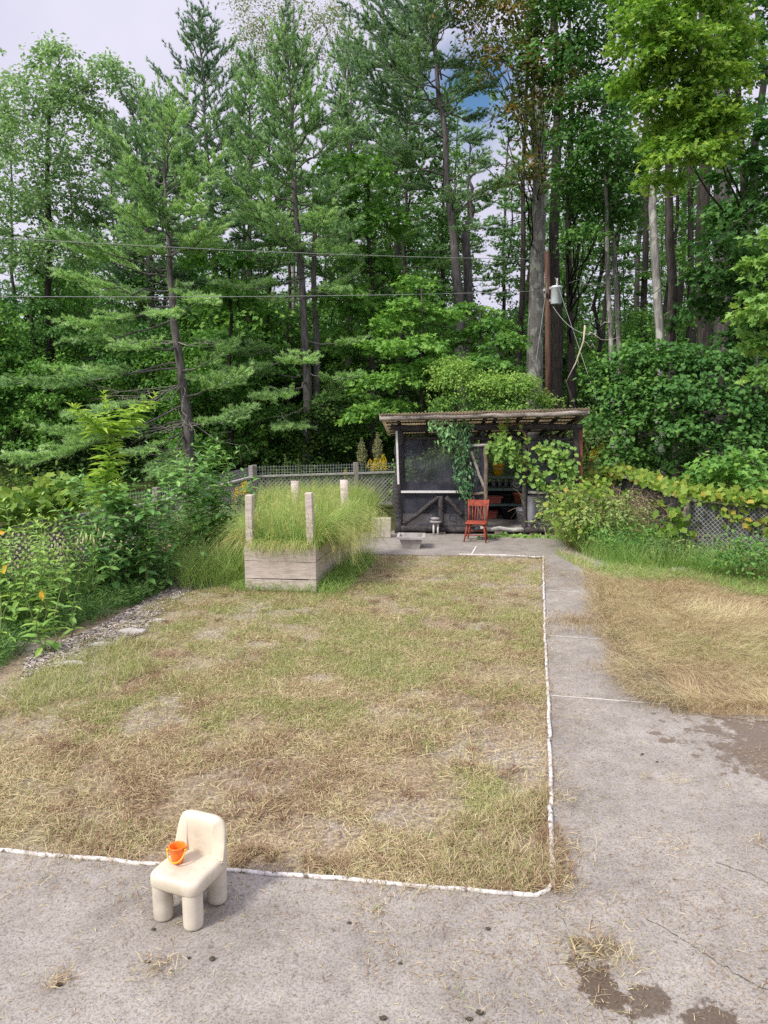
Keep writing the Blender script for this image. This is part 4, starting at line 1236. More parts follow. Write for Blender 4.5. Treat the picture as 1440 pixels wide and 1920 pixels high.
for x in (-.11, -.055, 0, .055, .11):
    m = MB(); m.tube([bx(x, .45), bx(x, .62), bx(x, .82)], [.009, .012, .008], 7); part('spindle', m, redw, RCH)
m = MB()
top = []
for z in (.80, .94):
    for x in np.linspace(-.205, .205, 9):
        p = bx(x, z) + ry_ * .03 * (1 - (x / .2) ** 2); top += [p - ry_ * .011, p + ry_ * .011]
n9 = 18
q = []
for k in range(8):
    a = 2 * k
    q += [[a, a + 2, n9 + a + 2, n9 + a], [a + 3, a + 1, n9 + a + 1, n9 + a + 3], [n9 + a, n9 + a + 2, n9 + a + 3, n9 + a + 1], [a + 2, a, a + 1, a + 3]]
q += [[0, n9, n9 + 1, 1], [16, 17, n9 + 17, n9 + 16]]
m.add(top, quads=q); part('crest_rail', m, redw, RCH)
for (a, b) in (((-.205, -.19, .17), (.205, -.19, .17)), ((-.205, -.19, .13), (-.185, .185, .13)), ((.205, -.19, .13), (.185, .185, .13)), ((-.185, .18, .2), (.185, .18, .2))):
    m = MB(); m.tube([rl(*a), rl(*b)], .010, 7); part('stretcher', m, redw, RCH)

# stone trough and the two standing blocks
stone = plain_mat('cast_stone', (0.40, 0.37, 0.35, 1), .9, .3, 8, .15, bump=.4)
tc_ = G(771, 1026, .03)
m = MB()
def ring4(hx, hy, z): return [tc_ + su * (x) + sv * (y) + np.array([0, 0, z]) for (x, y) in ((-hx, -hy), (hx, -hy), (hx, hy), (-hx, hy))]
rings4 = [ring4(.17, .15, 0), ring4(.23, .21, .20), ring4(.28, .26, .205), ring4(.285, .265, .255), ring4(.235, .215, .257), ring4(.215, .2, .18)]
V = np.array(rings4).reshape(-1, 3)
m.add(V, quads=[[a * 4 + b, a * 4 + (b + 1) % 4, (a + 1) * 4 + (b + 1) % 4, (a + 1) * 4 + b] for a in range(5) for b in range(4)] + [[3, 2, 1, 0]])
t = thing('stone_trough', tc_, 'low square cast stone trough standing on the apron before the shed', 'planter')
part('basin', m, stone, t)
m = MB(); m.add(ring4(.216, .20, .185), quads=[[0, 1, 2, 3]]); part('dark_water', m, plain_mat('dark_water', (0.02, 0.018, 0.016, 1), .12), t)
blk = plain_mat('pale_concrete_block', (0.43, 0.39, 0.32, 1), .9, .25, 10, .15, bump=.3)
for (px, w, lb) in ((706, .20, 'pale upright concrete block half hidden by the tall grass of the raised bed'), (723, .24, 'pale upright concrete block nearest the shed corner post')):
    c = G(px, 1007, .03); m = MB(); m.box(c + [0, 0, .215], (w, .18, .43), axes=[su, sv, [0, 0, 1]])
    o = single('concrete_block', m, blk, c, lb, 'block'); bv = o.modifiers.new('b', 'BEVEL'); bv.width = .012; bv.segments = 2

# ------------------------------------------------------------------ raised bed
bl, br = G(463, 1108), G(591, 1112)
bu = unit(br - bl); bvv = np.array([-bu[1], bu[0], 0]) * 1.0
bvv = unit(pa * 0.9 + bvv * .4); BW = np.linalg.norm(br - bl); BL = 2.6
BZ = .80
BED = thing('raised_bed', (bl + br) / 2, 'tall raised garden bed of weathered boards with corner posts, overflowing with grass', 'raised bed')
BPt = lambda u, v, z: bl + bu * u + bvv * v + np.array([0, 0, z])
zz = 0.02
for k, h in enumerate((.19, .29, .29)):
    tilt = (.0, .012, -.02)[k]
    m = MB(); m.bar(BPt(-.02, 0, zz + h / 2 + tilt * .0), BPt(BW + .02, 0, zz + h / 2 + tilt), .04, h - .012); part('board', m, MAT['bedboard'], BED)
    m = MB(); m.bar(BPt(BW, .03, zz + h / 2), BPt(BW, BL, zz + h / 2), .04, h - .012); part('board', m, MAT['bedboard'], BED)
    m = MB(); m.bar(BPt(0, .03, zz + h / 2), BPt(0, BL, zz + h / 2), .04, h - .012); part('board', m, MAT['bedboard'], BED)
    zz += h
m = MB(); m.bar(BPt(0, BL, .4), BPt(BW, BL, .4), .04, .75); part('board', m, MAT['bedboard'], BED)
for (a, b, ztop_) in ((470, 928, None), (580, 923, None), (553, 903, None), (645, 902, None)):
    pass
Yf = bl[1]
for (u, v, px, py, w) in ((.05, .05, 469, 927, .115), (BW - .05, .05, 580, 923, .11)):
    p = BPt(u, v, 0); tp_ = P(px, py, p[1] + .05); m = MB()
    m.bar(p + [0, 0, .0], np.array([tp_[0], p[1], tp_[2]]), w, w, up=bvv); o = part('post', m, MAT['bedboard'], BED)
    bv = o.modifiers.new('b', 'BEVEL'); bv.width = .006; bv.segments = 1
for (u, v, px, py, r) in ((.08, BL - .1, 553, 902, .075), (BW - .05, BL - .1, 645, 900, .075)):
    p = BPt(u, v, 0); tp_ = P(px, py, p[1]); m = MB(); m.tube([p, [tp_[0], p[1], tp_[2]]], r, 10, rough=.03); part('post', m, MAT['bedboard'], BED)
m = MB(); m.add([BPt(.02, .02, .62), BPt(BW - .02, .02, .62), BPt(BW - .02, BL - .02, .62), BPt(.02, BL - .02, .62)], quads=[[0, 1, 2, 3]])
part('soil', m, plain_mat('bed_soil', (0.06, 0.045, 0.03, 1), .95), BED)
m = MB()
N = 6500
p = BPt(0, 0, 0)[:2] + rnd(N, -.02, BW + .02)[:, None] * bu[:2] + rnd(N, -.02, BL)[:, None] * bvv[:2]
blades(m, np.column_stack([p, np.full(N, .62)]), .25 + .75 * rnd(N) ** 1.5 * (.5 + fbm(p[:, 0] * 3, p[:, 1] * 3, 77)), rnd(N, .05, .9), rnd(N, 0, 2 * PI), .004 + .012 * rnd(N) ** 2, np.clip(.56 + RNG.normal(size=N) * .27, 0, 1), droop=.5)
seedheads(m, p[:420], .62, .55, 1.0)
def edge_fall(m, a, b, n, outd, hlo, hhi, val, z=.74, vv=.14, bend=(.7, 1.5), droop=1.0):
    p = a[:2] + (b - a)[:2] * rnd(n)[:, None] + RNG.normal(size=(n, 2)) * .04
    az = math.atan2(outd[1], outd[0]) + RNG.normal(size=n) * .55
    blades(m, np.column_stack([p, np.full(n, z) + RNG.normal(size=n) * .03]), rnd(n, hlo, hhi), rnd(n, *bend), az, rnd(n, .005, .009), np.clip(val + RNG.normal(size=n) * vv, 0, 1), droop=droop)
edge_fall(m, BPt(0, 0, 0), BPt(BW, 0, 0), 520, -bvv, .12, .34, .34, vv=.28, droop=1.15)
edge_fall(m, BPt(BW, 0, 0), BPt(BW, BL, 0), 2600, bu, .25, .85, .50, vv=.25, bend=(.3, 1.3), droop=.8)
edge_fall(m, BPt(BW, .2, 0), BPt(BW, BL, 0), 900, bu, .3, .75, .15, droop=1.25)
edge_fall(m, BPt(0, 0, 0), BPt(0, BL, 0), 1100, -bu, .25, .8, .50, vv=.25, bend=(.3, 1.3), droop=.85)
edge_fall(m, BPt(0, 0, 0), BPt(0, BL, 0), 380, -bu, .3, .75, .12, droop=1.25)
pe = BPt(BW, 0, 0)[:2] + rnd(260)[:, None] * BL * bvv[:2] + rnd(260, 0, .7)[:, None] * bu[:2]
seedheads(m, pe, .45, .35, .75)
single('bed_grass', m, MAT['grass'], (0, 0, 0), 'lush long grass filling and hanging over the raised bed', 'grass', kind='stuff')

# ------------------------------------------------------------------ fences
def lattice(m, a, b, z0, z1, step=.115, w=.038, val=.5):
    L = np.linalg.norm((b - a)[:2]); d = unit((b - a) * [1, 1, 0]); nrm = np.array([-d[1], d[0], 0]); H = z1 - z0
    for sg, off in ((1, 0), (-1, .008)):
        k = -H
        while k < L:
            s0, s1 = k, k + H
            za, zb_ = (z0, z1)
            c0, c1 = max(s0, 0), min(s1, L)
            if c1 - c0 > .05:
                f0, f1 = (c0 - s0) / H, (c1 - s0) / H
                if sg < 0: f0, f1 = 1 - f0, 1 - f1
                m.bar(a * [1, 1, 0] + d * c0 + nrm * off + [0, 0, z0 + f0 * H], a * [1, 1, 0] + d * c1 + nrm * off + [0, 0, z0 + f1 * H], .006, w, up=np.cross(d, nrm) if False else (0, 0, 1), val=val)
            k += step


def wiremesh(m, a, b, z0, z1, step=.10, r=.003):
    L = np.linalg.norm((b - a)[:2]); d = (b - a) * [1, 1, 0] / L; a0 = a * [1, 1, 0]
    for k in np.arange(0, L, step * .75): m.bar(a0 + d * k + [0, 0, z0], a0 + d * k + [0, 0, z1], r * 2, r * 2)
    for z in np.arange(z0 + .05, z1 + .01, step * .8): m.bar(a0 + [0, 0, z], a0 + d * L + [0, 0, z], r * 2, r * 2)


MAT['wire'] = plain_mat('galvanised_wire', (0.32, 0.34, 0.34, 1), .5, .1, spec=.5)
MAT['lattice'] = plain_mat('grey_lattice', (0.30, 0.30, 0.28, 1), .85, .35, 8)
MAT['fencewood'] = plain_mat('grey_fence_wood', (0.27, 0.245, 0.225, 1), .85, .45, 6, .15, (6, 6, 1), .3)
FZ = 1.3
f1, f2, f3, f4 = [G(a, b, FZ) * [1, 1, 0] for a, b in ((126, 938), (291, 914), (477, 872), (667, 867))]
f0 = f1 + (f1 - f2) * 1.0
f5 = f4 + (f4 - f3) * .55


def fence(name, pts, label, mesh_top=True, lat=True, gap=.30):
    t = thing(name, pts[len(pts) // 2], label, 'fence')
    for p in pts:
        m = MB(); m.bar(p + [0, 0, -.1], p + [RNG.normal() * .02, RNG.normal() * .02, FZ], .12, .12, up=unit(pts[-1] - pts[0]))
        part('post', m, MAT['fencewood'], t)
    rl_, la, wm = MB(), MB(), MB()
    for a, b in zip(pts[:-1], pts[1:]):
        d = unit(b - a)
        m = MB(); m.bar(a + d * .06 + [0, 0, FZ - gap], b - d * .06 + [0, 0, FZ - gap], .10, .045); part('rail', m, MAT['greyrail'], t)
        m = MB(); m.bar(a + d * .06 + [0, 0, .12], b - d * .06 + [0, 0, .12], .04, .07); part('rail', m, MAT['greyrail'], t)
        lattice(la, a + d * .06, b - d * .06, .17, FZ - gap - .03)
        wiremesh(wm, a + d * .06, b - d * .06, FZ - gap + .03, FZ - .02)
    part('lattice_panel', la, MAT['lattice'], t); part('wire_mesh', wm, MAT['wire'], t)
    return t


fence('lattice_fence', [f0, f1, f2, f3 - unit(f3 - f2) * .13], 'grey wooden lattice fence with wire mesh on top behind the leafy left garden bed')
fence('lattice_fence', [f3, f4, f5], 'grey lattice fence with wire mesh along the back, between the raised bed and the woods')

r1, r2, r3 = G(1290, 936, 1.2) * [1, 1, 0], G(1160, 889, 1.2) * [1, 1, 0], G(1470, 951, 1.2) * [1, 1, 0]
FZ2 = 1.2
t = thing('chain_link_fence', r1, 'dark slatted chain link fence with a wooden top rail under yellow green vines', 'fence')
for p in (r2, r1, r3 + (r3 - r1) * .6):
    m = MB(); m.bar(p + [0, 0, -.1], p + [0, 0, FZ2 + .03], .10, .10, up=unit(r3 - r1)); part('post', m, MAT['fencewood'], t)
MAT['slat'] = plain_mat('dark_plastic_slat', (0.055, 0.055, 0.065, 1), .5, .3, 5, .4)
sl_, ch_ = MB(), MB()
r4 = r3 + (r3 - r1) * .6
for a, b in ((r2, r1), (r1, r4)):
    d = unit(b - a); L = np.linalg.norm(b - a); nrm = np.array([d[1], -d[0], 0.0])
    if nrm[1] > 0: nrm = -nrm
    m = MB(); m.bar(a + [0, 0, FZ2], b - d * .0 + [0, 0, FZ2 - .0], .11, .05); part('top_rail', m, MAT['greyrail'], t)
    for k in np.arange(.1, L - .08, .085):
        sl_.bar(a + d * k + [0, 0, .05], a + d * k + [0, 0, FZ2 - .05], .066, .008, up=nrm)
    H = FZ2 - .12
    for sg in (1, -1):
        for k in np.arange(-H, L, .085):
            c0, c1 = max(k, 0.06), min(k + H, L - .06)
            if c1 - c0 < .05: continue
            f0_, f1_ = (c0 - k) / H, (c1 - k) / H
            if sg < 0: f0_, f1_ = 1 - f0_, 1 - f1_
            ch_.bar(a + d * c0 + nrm * (.012 + .004 * sg) + [0, 0, .06 + f0_ * H], a + d * c1 + nrm * (.012 + .004 * sg) + [0, 0, .06 + f1_ * H], .007, .007)
part('slats_panel', sl_, MAT['slat'], t); part('wire_mesh', ch_, MAT['wire'], t)


# ------------------------------------------------------------------ garden plants
def leafy_plant(name, base, label, n_stems, h, L, W, mat, cat='plant', kind='leaf', spread=.2, step=.09, start=.12, lean=.25, group=None, whorl=2, smat='stem', droop=.35, taper=.45,
                branchy=0, heads=None, sr=.009, tone=.5):
    base = np.asarray(base, float)
    t = thing(name, base, label, cat, group)
    sm, lf = MB(), MB(); tops = []
    def run(a, b, r, s0):
        p = wobble(a, b, 7, .03 * np.linalg.norm(b - a)); s = np.linspace(0, 1, 7)
        sm.tube(p, r * (1.1 - .75 * s), 5, caps=False)
        l = np.linalg.norm(b - a); nn = max(2, int(l * (1 - s0) / step))
        ss = np.repeat(np.linspace(s0, 1, nn), whorl); N = len(ss)
        q = np.stack([np.interp(ss, s, p[:, k]) for k in range(3)], -1)
        az = np.repeat(np.arange(nn) * 1.35 + RNG.uniform(0, 6), whorl) + np.tile(np.arange(whorl) * 2 * PI / whorl, nn) + RNG.normal(size=N) * .35
        f = (ss - s0) / (1 - s0 + 1e-6)
        up = np.where(f > .9, .9, .25) - droop * (1 - f)
        d = np.stack([np.cos(az), np.sin(az), up + RNG.normal(size=N) * .18], -1)
        nor = np.stack([-np.cos(az) * .35, -np.sin(az) * .35, np.ones(N)], -1) + RNG.normal(size=(N, 3)) * .25
        ll = L * (1 - taper * f) * np.clip(.5 + 2.2 * (1 - f) + .2, 0, 1) * rnd(N, .7, 1.2)
        leaves(lf, q, d, nor, ll, ll * W, np.clip(tone + RNG.normal(size=N) * .22 + (f - .5) * .25, 0, 1), kind)
        tops.append(p[-1])
        return p
    for k in range(n_stems):
        a = RNG.uniform(0, 2 * PI); r = spread * math.sqrt(RNG.uniform())
        b0 = base + np.array([math.cos(a) * r, math.sin(a) * r, 0])
        hh = h * (RNG.uniform(.7, 1.05) if n_stems > 1 else 1.0)
        b1 = b0 + np.array([math.cos(a) * r * 1.2 + RNG.normal() * lean * .4 * hh, math.sin(a) * r * 1.2 + RNG.normal() * lean * .4 * hh, hh])
        p = run(b0, b1, sr, start)
        for _ in range(branchy):
            i_ = RNG.integers(2, 6); aa = RNG.uniform(0, 2 * PI); bl_ = hh * RNG.uniform(.2, .4)
            run(p[i_], p[i_] + np.array([math.cos(aa) * bl_ * .75, math.sin(aa) * bl_ * .75, bl_ * .6]), sr * .6, .15)
    part('stem', sm, MAT[smat], t); part('foliage', lf, MAT[mat], t)
    if heads: heads(t, tops)
    return t


def pods_on(t, tops):
    for p in tops:
        for _ in range(3):
            m = MB()
            a = np.asarray(p) + RNG.normal(size=3) * [.10, .08, .08] - [0, 0, .12]
            b = a + np.array([RNG.normal() * .02, RNG.normal() * .02, .13])
            m.tube(np.array([a, a + (b - a) * .3, a + (b - a) * .65, b]) + [[0, 0, 0], [.01, 0, 0], [.012, 0, 0], [0, 0, 0]], [.004, .017, .014, .002], 7)
            part('seed_pod', m, MAT['pod'], t)


def yellow_on(spots, n=1):
    def f(t, tops):
        for (px, py, Y, L, dn) in spots:
            m = MB()
            p = P(px, py, Y)
            d = np.array([[dn[0], -.2, dn[1]]])
            leaves(m, p[None], d, np.array([[.1, -1, .3]]), L, L * .55, .5 + RNG.normal() * .3, 'leaf')
            part('yellow_leaf', m, MAT['yellow_leaf'], t, 'orange yellow dying leaf')
    return f


gp = lambda px, py: G(px, py)
Ya = G(70, 1225)[1]
leafy_plant('milkweed_plant', G(75, 1228), 'tall milkweed with a hanging orange yellow leaf at the front of the left bed', 3, 1.25, .21, .42, 'milkweed', heads=yellow_on([(78, 1106, Ya - .15, .14, (.05, -1))]), step=.13, spread=.12, droop=.3, tone=.45)
leafy_plant('milkweed_plant', G(8, 1235), 'pale milkweed at the left edge of the garden with orange yellow leaves', 3, 1.5, .20, .40, 'milkweed', heads=yellow_on([(4, 1075, Ya - .1, .14, (.5, .7)), (-6, 1000, Ya, .11, (1, .2))]), step=.12, tone=.6)
leafy_plant('milkweed_plant', G(118, 1190), 'milkweed with broad drooping leaves standing before the first visible fence post', 3, 1.25, .19, .42, 'milkweed', step=.12, tone=.4)
leafy_plant('milkweed_plant', G(40, 1180), 'bushy light green milkweed under the fence vine at the left', 15, 1.7, .2, .42, 'milkweed', step=.11, spread=.35, tone=.55)
leafy_plant('milkweed_plant', G(-45, 1190), 'bushy milkweed cut off by the left edge of the picture', 16, 1.8, .2, .42, 'milkweed', step=.11, spread=.35, tone=.5)
leafy_plant('milkweed_plant', G(195, 1135), 'milkweed carrying pale upright seed pods in front of the dark shrub', 4, 1.25, .15, .45, 'milkweed', heads=pods_on, step=.12, spread=.16, tone=.45)
leafy_plant('milkweed_plant', G(150, 1150), 'slender milkweed with pale pods between the fence post and the dark shrub', 3, 1.2, .14, .42, 'milkweed', heads=pods_on, step=.12, spread=.14, tone=.4)
leafy_plant('pokeweed_shrub', G(262, 1118), 'big dark green broad leaved shrub in the middle of the left bed', 15, 1.9, .25, .5, 'garden', cat='shrub', step=.075, spread=.42, branchy=3, lean=.3, start=.08)
leafy_plant('pokeweed_shrub', G(205, 1108), 'dark green shrub standing against the lattice fence', 8, 1.55, .23, .5, 'garden', cat='shrub', step=.08, spread=.32, branchy=2)
leafy_plant('pokeweed_shrub', G(322, 1100), 'small dark shrub at the right end of the left bed', 7, .85, .16, .48, 'garden', cat='shrub', step=.09, spread=.35, branchy=2)
leafy_plant('ash_sapling', G(213, 1098), 'tall sapling with a yellow green feathery top rising above the left fence', 1, 3.12, .44, .24, 'bright', cat='sapling', step=.055, start=.42, whorl=5, sr=.016, lean=.005, spread=.01, droop=.05, taper=.62, tone=.95, branchy=3)
leafy_plant('pokeweed_shrub', G(400, 1052), 'dark glossy leaved shrub beside the fence behind the raised bed grass', 16, 2.15, .28, .46, 'garden', cat='shrub', step=.08, spread=.42, branchy=2, start=.12, tone=.6)
leafy_plant('young_shrub', G(345, 1060), 'mid green weedy shrub before the lattice between the two dark shrubs', 22, 1.2, .15, .44, 'weed', cat='shrub', step=.08, spread=.5, branchy=2)
leafy_plant('young_shrub', G(440, 1062), 'weedy shrub crowding the left side of the raised bed', 8, .9, .11, .38, 'weed', cat='shrub', step=.08, spread=.45, branchy=2)
leafy_plant('mullein_plant', G(292, 1128), 'thin upright weed spike at the edge of the left bed', 1, .62, .035, .5, 'spire', step=.022, start=.2, whorl=3, sr=.005)

leafy_plant('milkweed_plant', G(30, 1140), 'dense pale green weed clump under the vine at the far left of the fence', 20, 1.55, .16, .45, 'milkweed', step=.09, spread=.5, branchy=1, tone=.6)
leafy_plant('milkweed_plant', G(-60, 1130), 'dense weed clump against the fence cut off by the left picture edge', 18, 1.6, .17, .45, 'milkweed', step=.09, spread=.5, branchy=1, tone=.5)
leafy_plant('young_shrub', G(105, 1150), 'loose yellow green shrub between the milkweeds and the fence post', 16, 1.15, .13, .42, 'bush', cat='shrub', step=.08, spread=.42, branchy=2, tone=.65)
leafy_plant('young_shrub', G(300, 1040), 'pale green weeds growing through the lattice fence behind the dark shrub', 14, 1.15, .13, .42, 'weed', cat='shrub', step=.08, spread=.45, branchy=2, tone=.75)

# feathery ground cover and weeds of the left bed
m = MB()
cover = [G(-260, 1330), G(0, 1262), G(60, 1212), G(180, 1170), G(270, 1130), G(330, 1105), G(330, 1060), G(200, 1060), G(60, 1100), G(-260, 1150)]
p = scatter(cover, 1500); hgt_ = .16 + .30 * fbm(p[:, 0] * 1.2, p[:, 1] * 1.2, 91)
for k in range(len(p)):
    n = 42; h = hgt_[k]
    s = rnd(n); a = rnd(n, 0, 2 * PI)
    q = np.array([p[k][0], p[k][1], 0]) + np.stack([np.cos(a) * s * .12, np.sin(a) * s * .12, h * s * rnd(n, .6, 1.1)], -1)
    leaves(m, q, np.stack([np.cos(a), np.sin(a), rnd(n, -.1, .9)], -1), sph(n), rnd(n, .05, .12), .011, np.clip(.35 + s * .35 + RNG.normal(size=n) * .15 + (.15 if h > .33 else 0), 0, 1), 'diamond')
single('feathery_undergrowth', m, MAT['feather'], (0, 0, 0), 'low feathery green ground cover in the left bed', 'ground cover', kind='stuff')
m = MB()
wispy = [G(335, 1110), G(462, 1100), G(462, 1040), G(350, 1045)]
def weed_field(m, poly, n, hlo, hhi, val, vv=.16, bend=(.2, 1), w=(.005, .009), bias=None, z=0):
    p = scatter(poly, n, bias); N = len(p)
    blades(m, np.column_stack([p, np.full(N, float(z))]), rnd(N, hlo, hhi), rnd(N, *bend), rnd(N, 0, 2 * PI), rnd(N, *w), np.clip(val + RNG.normal(size=N) * vv, 0, 1), droop=.5)
weed_field(m, wispy, 3800, .25, .95, .62, .2)
weed_field(m, [G(430, 1112), G(640, 1118), G(700, 1062), G(600, 1090), G(430, 1095)], 2300, .08, .38, .70, .15, bend=(.4, 1.4))
weed_field(m, [G(592, 1105), G(612, 1112), G(705, 1058), G(680, 1045)], 1600, .15, .45, .75, .15)
weed_field(m, [G(330, 1060), G(480, 1040), G(480, 1000), G(330, 1010)], 2200, .4, 1.1, .6, .2)
weed_field(m, [f3 + [.2, -1.6, 0], f4 + [0, -1.4, 0], f4 + [.3, -.2, 0], f3 + [.2, -.2, 0]], 7500, .5, 1.25, .45, .25)
weed_field(m, [f4 + [-.4, -2.2, 0], f4 + [.5, -2.2, 0], f4 + [.6, -.2, 0], f4 + [-.5, -.2, 0]], 2500, .4, 1.0, .5, .22)
single('tall_grass', m, MAT['grass'], (0, 0, 0), 'tall wispy grass growing round the raised bed and along the back fence', 'grass', kind='stuff')

# bark chip strip and its stones
m = MB()
strip = [G(35, 1275), G(60, 1222), G(180, 1180), G(290, 1120), G(355, 1085), G(372, 1098), G(310, 1140), G(262, 1190), G(150, 1240)]
p = scatter(strip, 9000); N = len(p)
straws(m, np.column_stack([p, rnd(N, .005, .03)]), rnd(N, .03, .09), RNG.normal(size=N) * .12, rnd(N, 0, 2 * PI), rnd(N, .008, .022), rnd(N))
single('bark_chips', m, leaf_mat('grey_bark_chips', [(0, (.16, .13, .105, 1)), (.5, (.38, .33, .285, 1)), (1, (.60, .54, .48, 1))], .0, .9), (0, 0, 0), 'weathered grey bark chips edging the left bed', 'mulch', kind='stuff')
rk = plain_mat('pale_field_stone', (0.44, 0.41, 0.37, 1), .9, .3, 9, .15, bump=.4)
for (px, py, r, lb) in ((250, 1188, .13, 'flat pale stone at the upper end of the bark chip strip'), (185, 1213, .11, 'pale stone in the middle of the bark chip strip'), (135, 1248, .12, 'pale flat stone at the near end of the bark chip strip'),
                        (95, 1215, .09, 'small tan stone at the inner edge of the bark chips'), (1273, 1082, .17, 'grey stone lying in the weeds right of the path'), (300, 1165, .07, 'small pale stone where the bark chips meet the lawn'), (585, 1222, .05, 'small pale stone alone on the lawn')):
    c = G(px, py); m = MB(); lump(m, c + [0, 0, r * .15], (r * 1.3, r * .55, r * (.38 if px < 1000 else .75)), amp=.8, n=14)
    single('field_stone', m, rk, c, lb, 'stone')

# goldenrod and tall weeds along the back fence
def golden(base, h, label, n=4, w=.16):
    t = thing('goldenrod_plant', base, label, 'flower')
    sm = MB()
    for k in range(n):
        fl_ = MB()
        tp = np.asarray(base) + np.array([RNG.normal() * w, RNG.normal() * w, h * RNG.uniform(.85, 1.08)])
        p = limb(sm, np.asarray(base) + [RNG.normal() * .05, 0, 0], tp, .007, .003, 5, .02, 4)
        N = 130
        s = rnd(N); a = rnd(N, 0, 2 * PI); rr = (.03 + .10 * (1 - s)) * np.sqrt(rnd(N))
        leaves(fl_, tp + np.stack([np.cos(a) * rr, np.sin(a) * rr, (s - .8) * .26], -1), sph(N), sph(N), .026, .022, rnd(N), 'diamond')
        part('blossom', fl_, MAT['goldenrod'], t)
    part('stem', sm, MAT['stem'], t)


Yb = f4[1] + .5
for (px, py, n, lb) in ((698, 868, 3, 'yellow goldenrod just right of the back fence post'), (716, 862, 5, 'bright yellow goldenrod clump close to the shed corner'), (640, 882, 2, 'small goldenrod behind the rail of the back fence')):
    p = P(px, py, Yb); golden([p[0], p[1], 0], p[2], lb, n)
p = P(455, 912, 17.5); golden([p[0], p[1], 0], p[2], 'small yellow goldenrod left of the raised bed', 4)
for (px, py, lb) in ((1135, 835, 'goldenrod behind the shed at its right side'), (1150, 845, 'goldenrod half hidden under the round leaved thicket')):
    p = P(px, py, 24); golden([p[0], p[1], 0], p[2], lb, 5, .4)
for (px, py, lb) in ((678, 822, 'tall pale seed spire right of the back fence post, the left of two'), (708, 812, 'tall pale seed spire beside the shed, the right of two')):
    p = P(px, py, Yb + .8); b = np.array([p[0], p[1], 0]); t = thing('seed_spire', b, lb, 'plant')
    m = MB(); m.tube([b, p], [.012, .005], 5); part('stem', m, MAT['stem'], t)
    m = MB(); N = 900; s = rnd(N); a = rnd(N, 0, 2 * PI); rr = (.02 + .14 * np.sin(np.clip(s * 1.05 + .12, 0, 1) * PI) ** .8) * np.sqrt(rnd(N)); zz_ = p[2] * (.62 + .38 * s)
    leaves(m, np.stack([b[0] + np.cos(a) * rr, b[1] + np.sin(a) * rr, zz_], -1), sph(N) + [0, 0, .6], sph(N), .05, .03, rnd(N), 'diamond'); part('seed_head', m, MAT['spire'], t)
for (px, py, lb) in ((524, 852, 'tall feathery weed left in front of the back fence'), (572, 850, 'tall pale weed in the middle of the back fence'), (606, 856, 'tall weed leaning right before the back fence')):
    p = P(px, py, f4[1] - .5)
    leafy_plant('horseweed_plant', [p[0], p[1], 0], lb, 2, p[2], .10, .16, 'weed', step=.035, start=.35, sr=.006, lean=.12, whorl=3, taper=.3, tone=.75)


# ------------------------------------------------------------------ vines
def vine(name, path, label, mat, n, L, spread, kind='grape', wr=.95, dr=.5, tone=.5, stem=True, cat='vine', hang=.5):
    path = np.asarray(path, float)
    t = thing(name, path[0], label, cat)
    if stem:
        m = MB(); s = np.linspace(0, len(path) - 1, len(path) * 4); pp = np.stack([np.interp(s, np.arange(len(path)), path[:, k]) for k in range(3)], -1)
        m.tube(pp + RNG.normal(size=pp.shape) * .02, .009, 5); part('stem', m, MAT['redstem'], t)
    m = MB()
    s = rnd(n) * (len(path) - 1)
    c = np.stack([np.interp(s, np.arange(len(path)), path[:, k]) for k in range(3)], -1) + RNG.normal(size=(n, 3)) * np.asarray(spread)
    d = RNG.normal(size=(n, 3)) * .6 + np.array([0, -.25, -hang])
    nor = RNG.normal(size=(n, 3)) * .45 + np.array([0, -.75, .75])
    l = L * rnd(n, .55, 1.2)
    leaves(m, c, d, nor, l, l * wr, np.clip(tone + RNG.normal(size=n) * .25, 0, 1), kind)
    part('foliage', m, MAT[mat], t)
    return t


S_ = lambda px, py, v=-.2: SP(px, py, v)
vine('creeper_vine', [S_(868, 790), S_(866, 830), S_(866, 870), S_(868, 905), S_(876, 925)], 'dark five leaved creeper hanging down the shed beside the door', 'creeper', 430, .105, (.10, .05, .10), 'leaf', .45, tone=.4, hang=1.0)
vine('creeper_vine', [S_(815, 792, -.4), S_(830, 800, -.35), S_(840, 830, -.25), S_(843, 800, -.3), S_(856, 800, -.2), S_(880, 795)], 'pale green creeper spray hanging from the shed roof log', 'creeper', 330, .12, (.10, .05, .09), 'leaf', .45, tone=.85, hang=.9)
vine('grape_vine', [S_(925, 835), S_(945, 830), S_(960, 850), S_(975, 865), S_(1000, 890), S_(1020, 905), S_(1040, 925)], 'grape vine reaching across the shed doorway and the right hand screen', 'bush', 230, .12, (.13, .08, .12), tone=.6)
vine('grape_vine', [S_(1010, 838, -.25), S_(1030, 845, -.25), S_(1055, 850, -.25), S_(1068, 870, -.25), S_(1060, 895, -.25), S_(1045, 915, -.25)], 'grape vine on the upper right hand screen of the shed', 'bush', 150, .13, (.14, .08, .12), tone=.7)
vine('grape_vine', [S_(950, 808), S_(936, 800), S_(975, 795), S_(990, 830), S_(985, 870)], 'few stray vine leaves under the shed roof', 'vine', 16, .13, (.08, .05, .06), tone=.6)
fzt = FZ2 + .13
vine('fence_vine', [r2 + [-1.1, -.4, .95], r2 + [-.5, 0, 1.15], r2 + [0, -.05, fzt], r2 + (r1 - r2) * .5 + [0, -.05, fzt], r1 + [0, -.05, fzt], r1 + (r3 - r1) * .5 + [0, -.05, fzt], r3 + [0, -.05, fzt], r4 + [0, -.05, fzt]],
     'yellow green grape vine trained along the top rail of the right hand fence', 'vine', 1500, .12, (.16, .15, .06), tone=.55, hang=.2)
a_ = G(1085, 1040)
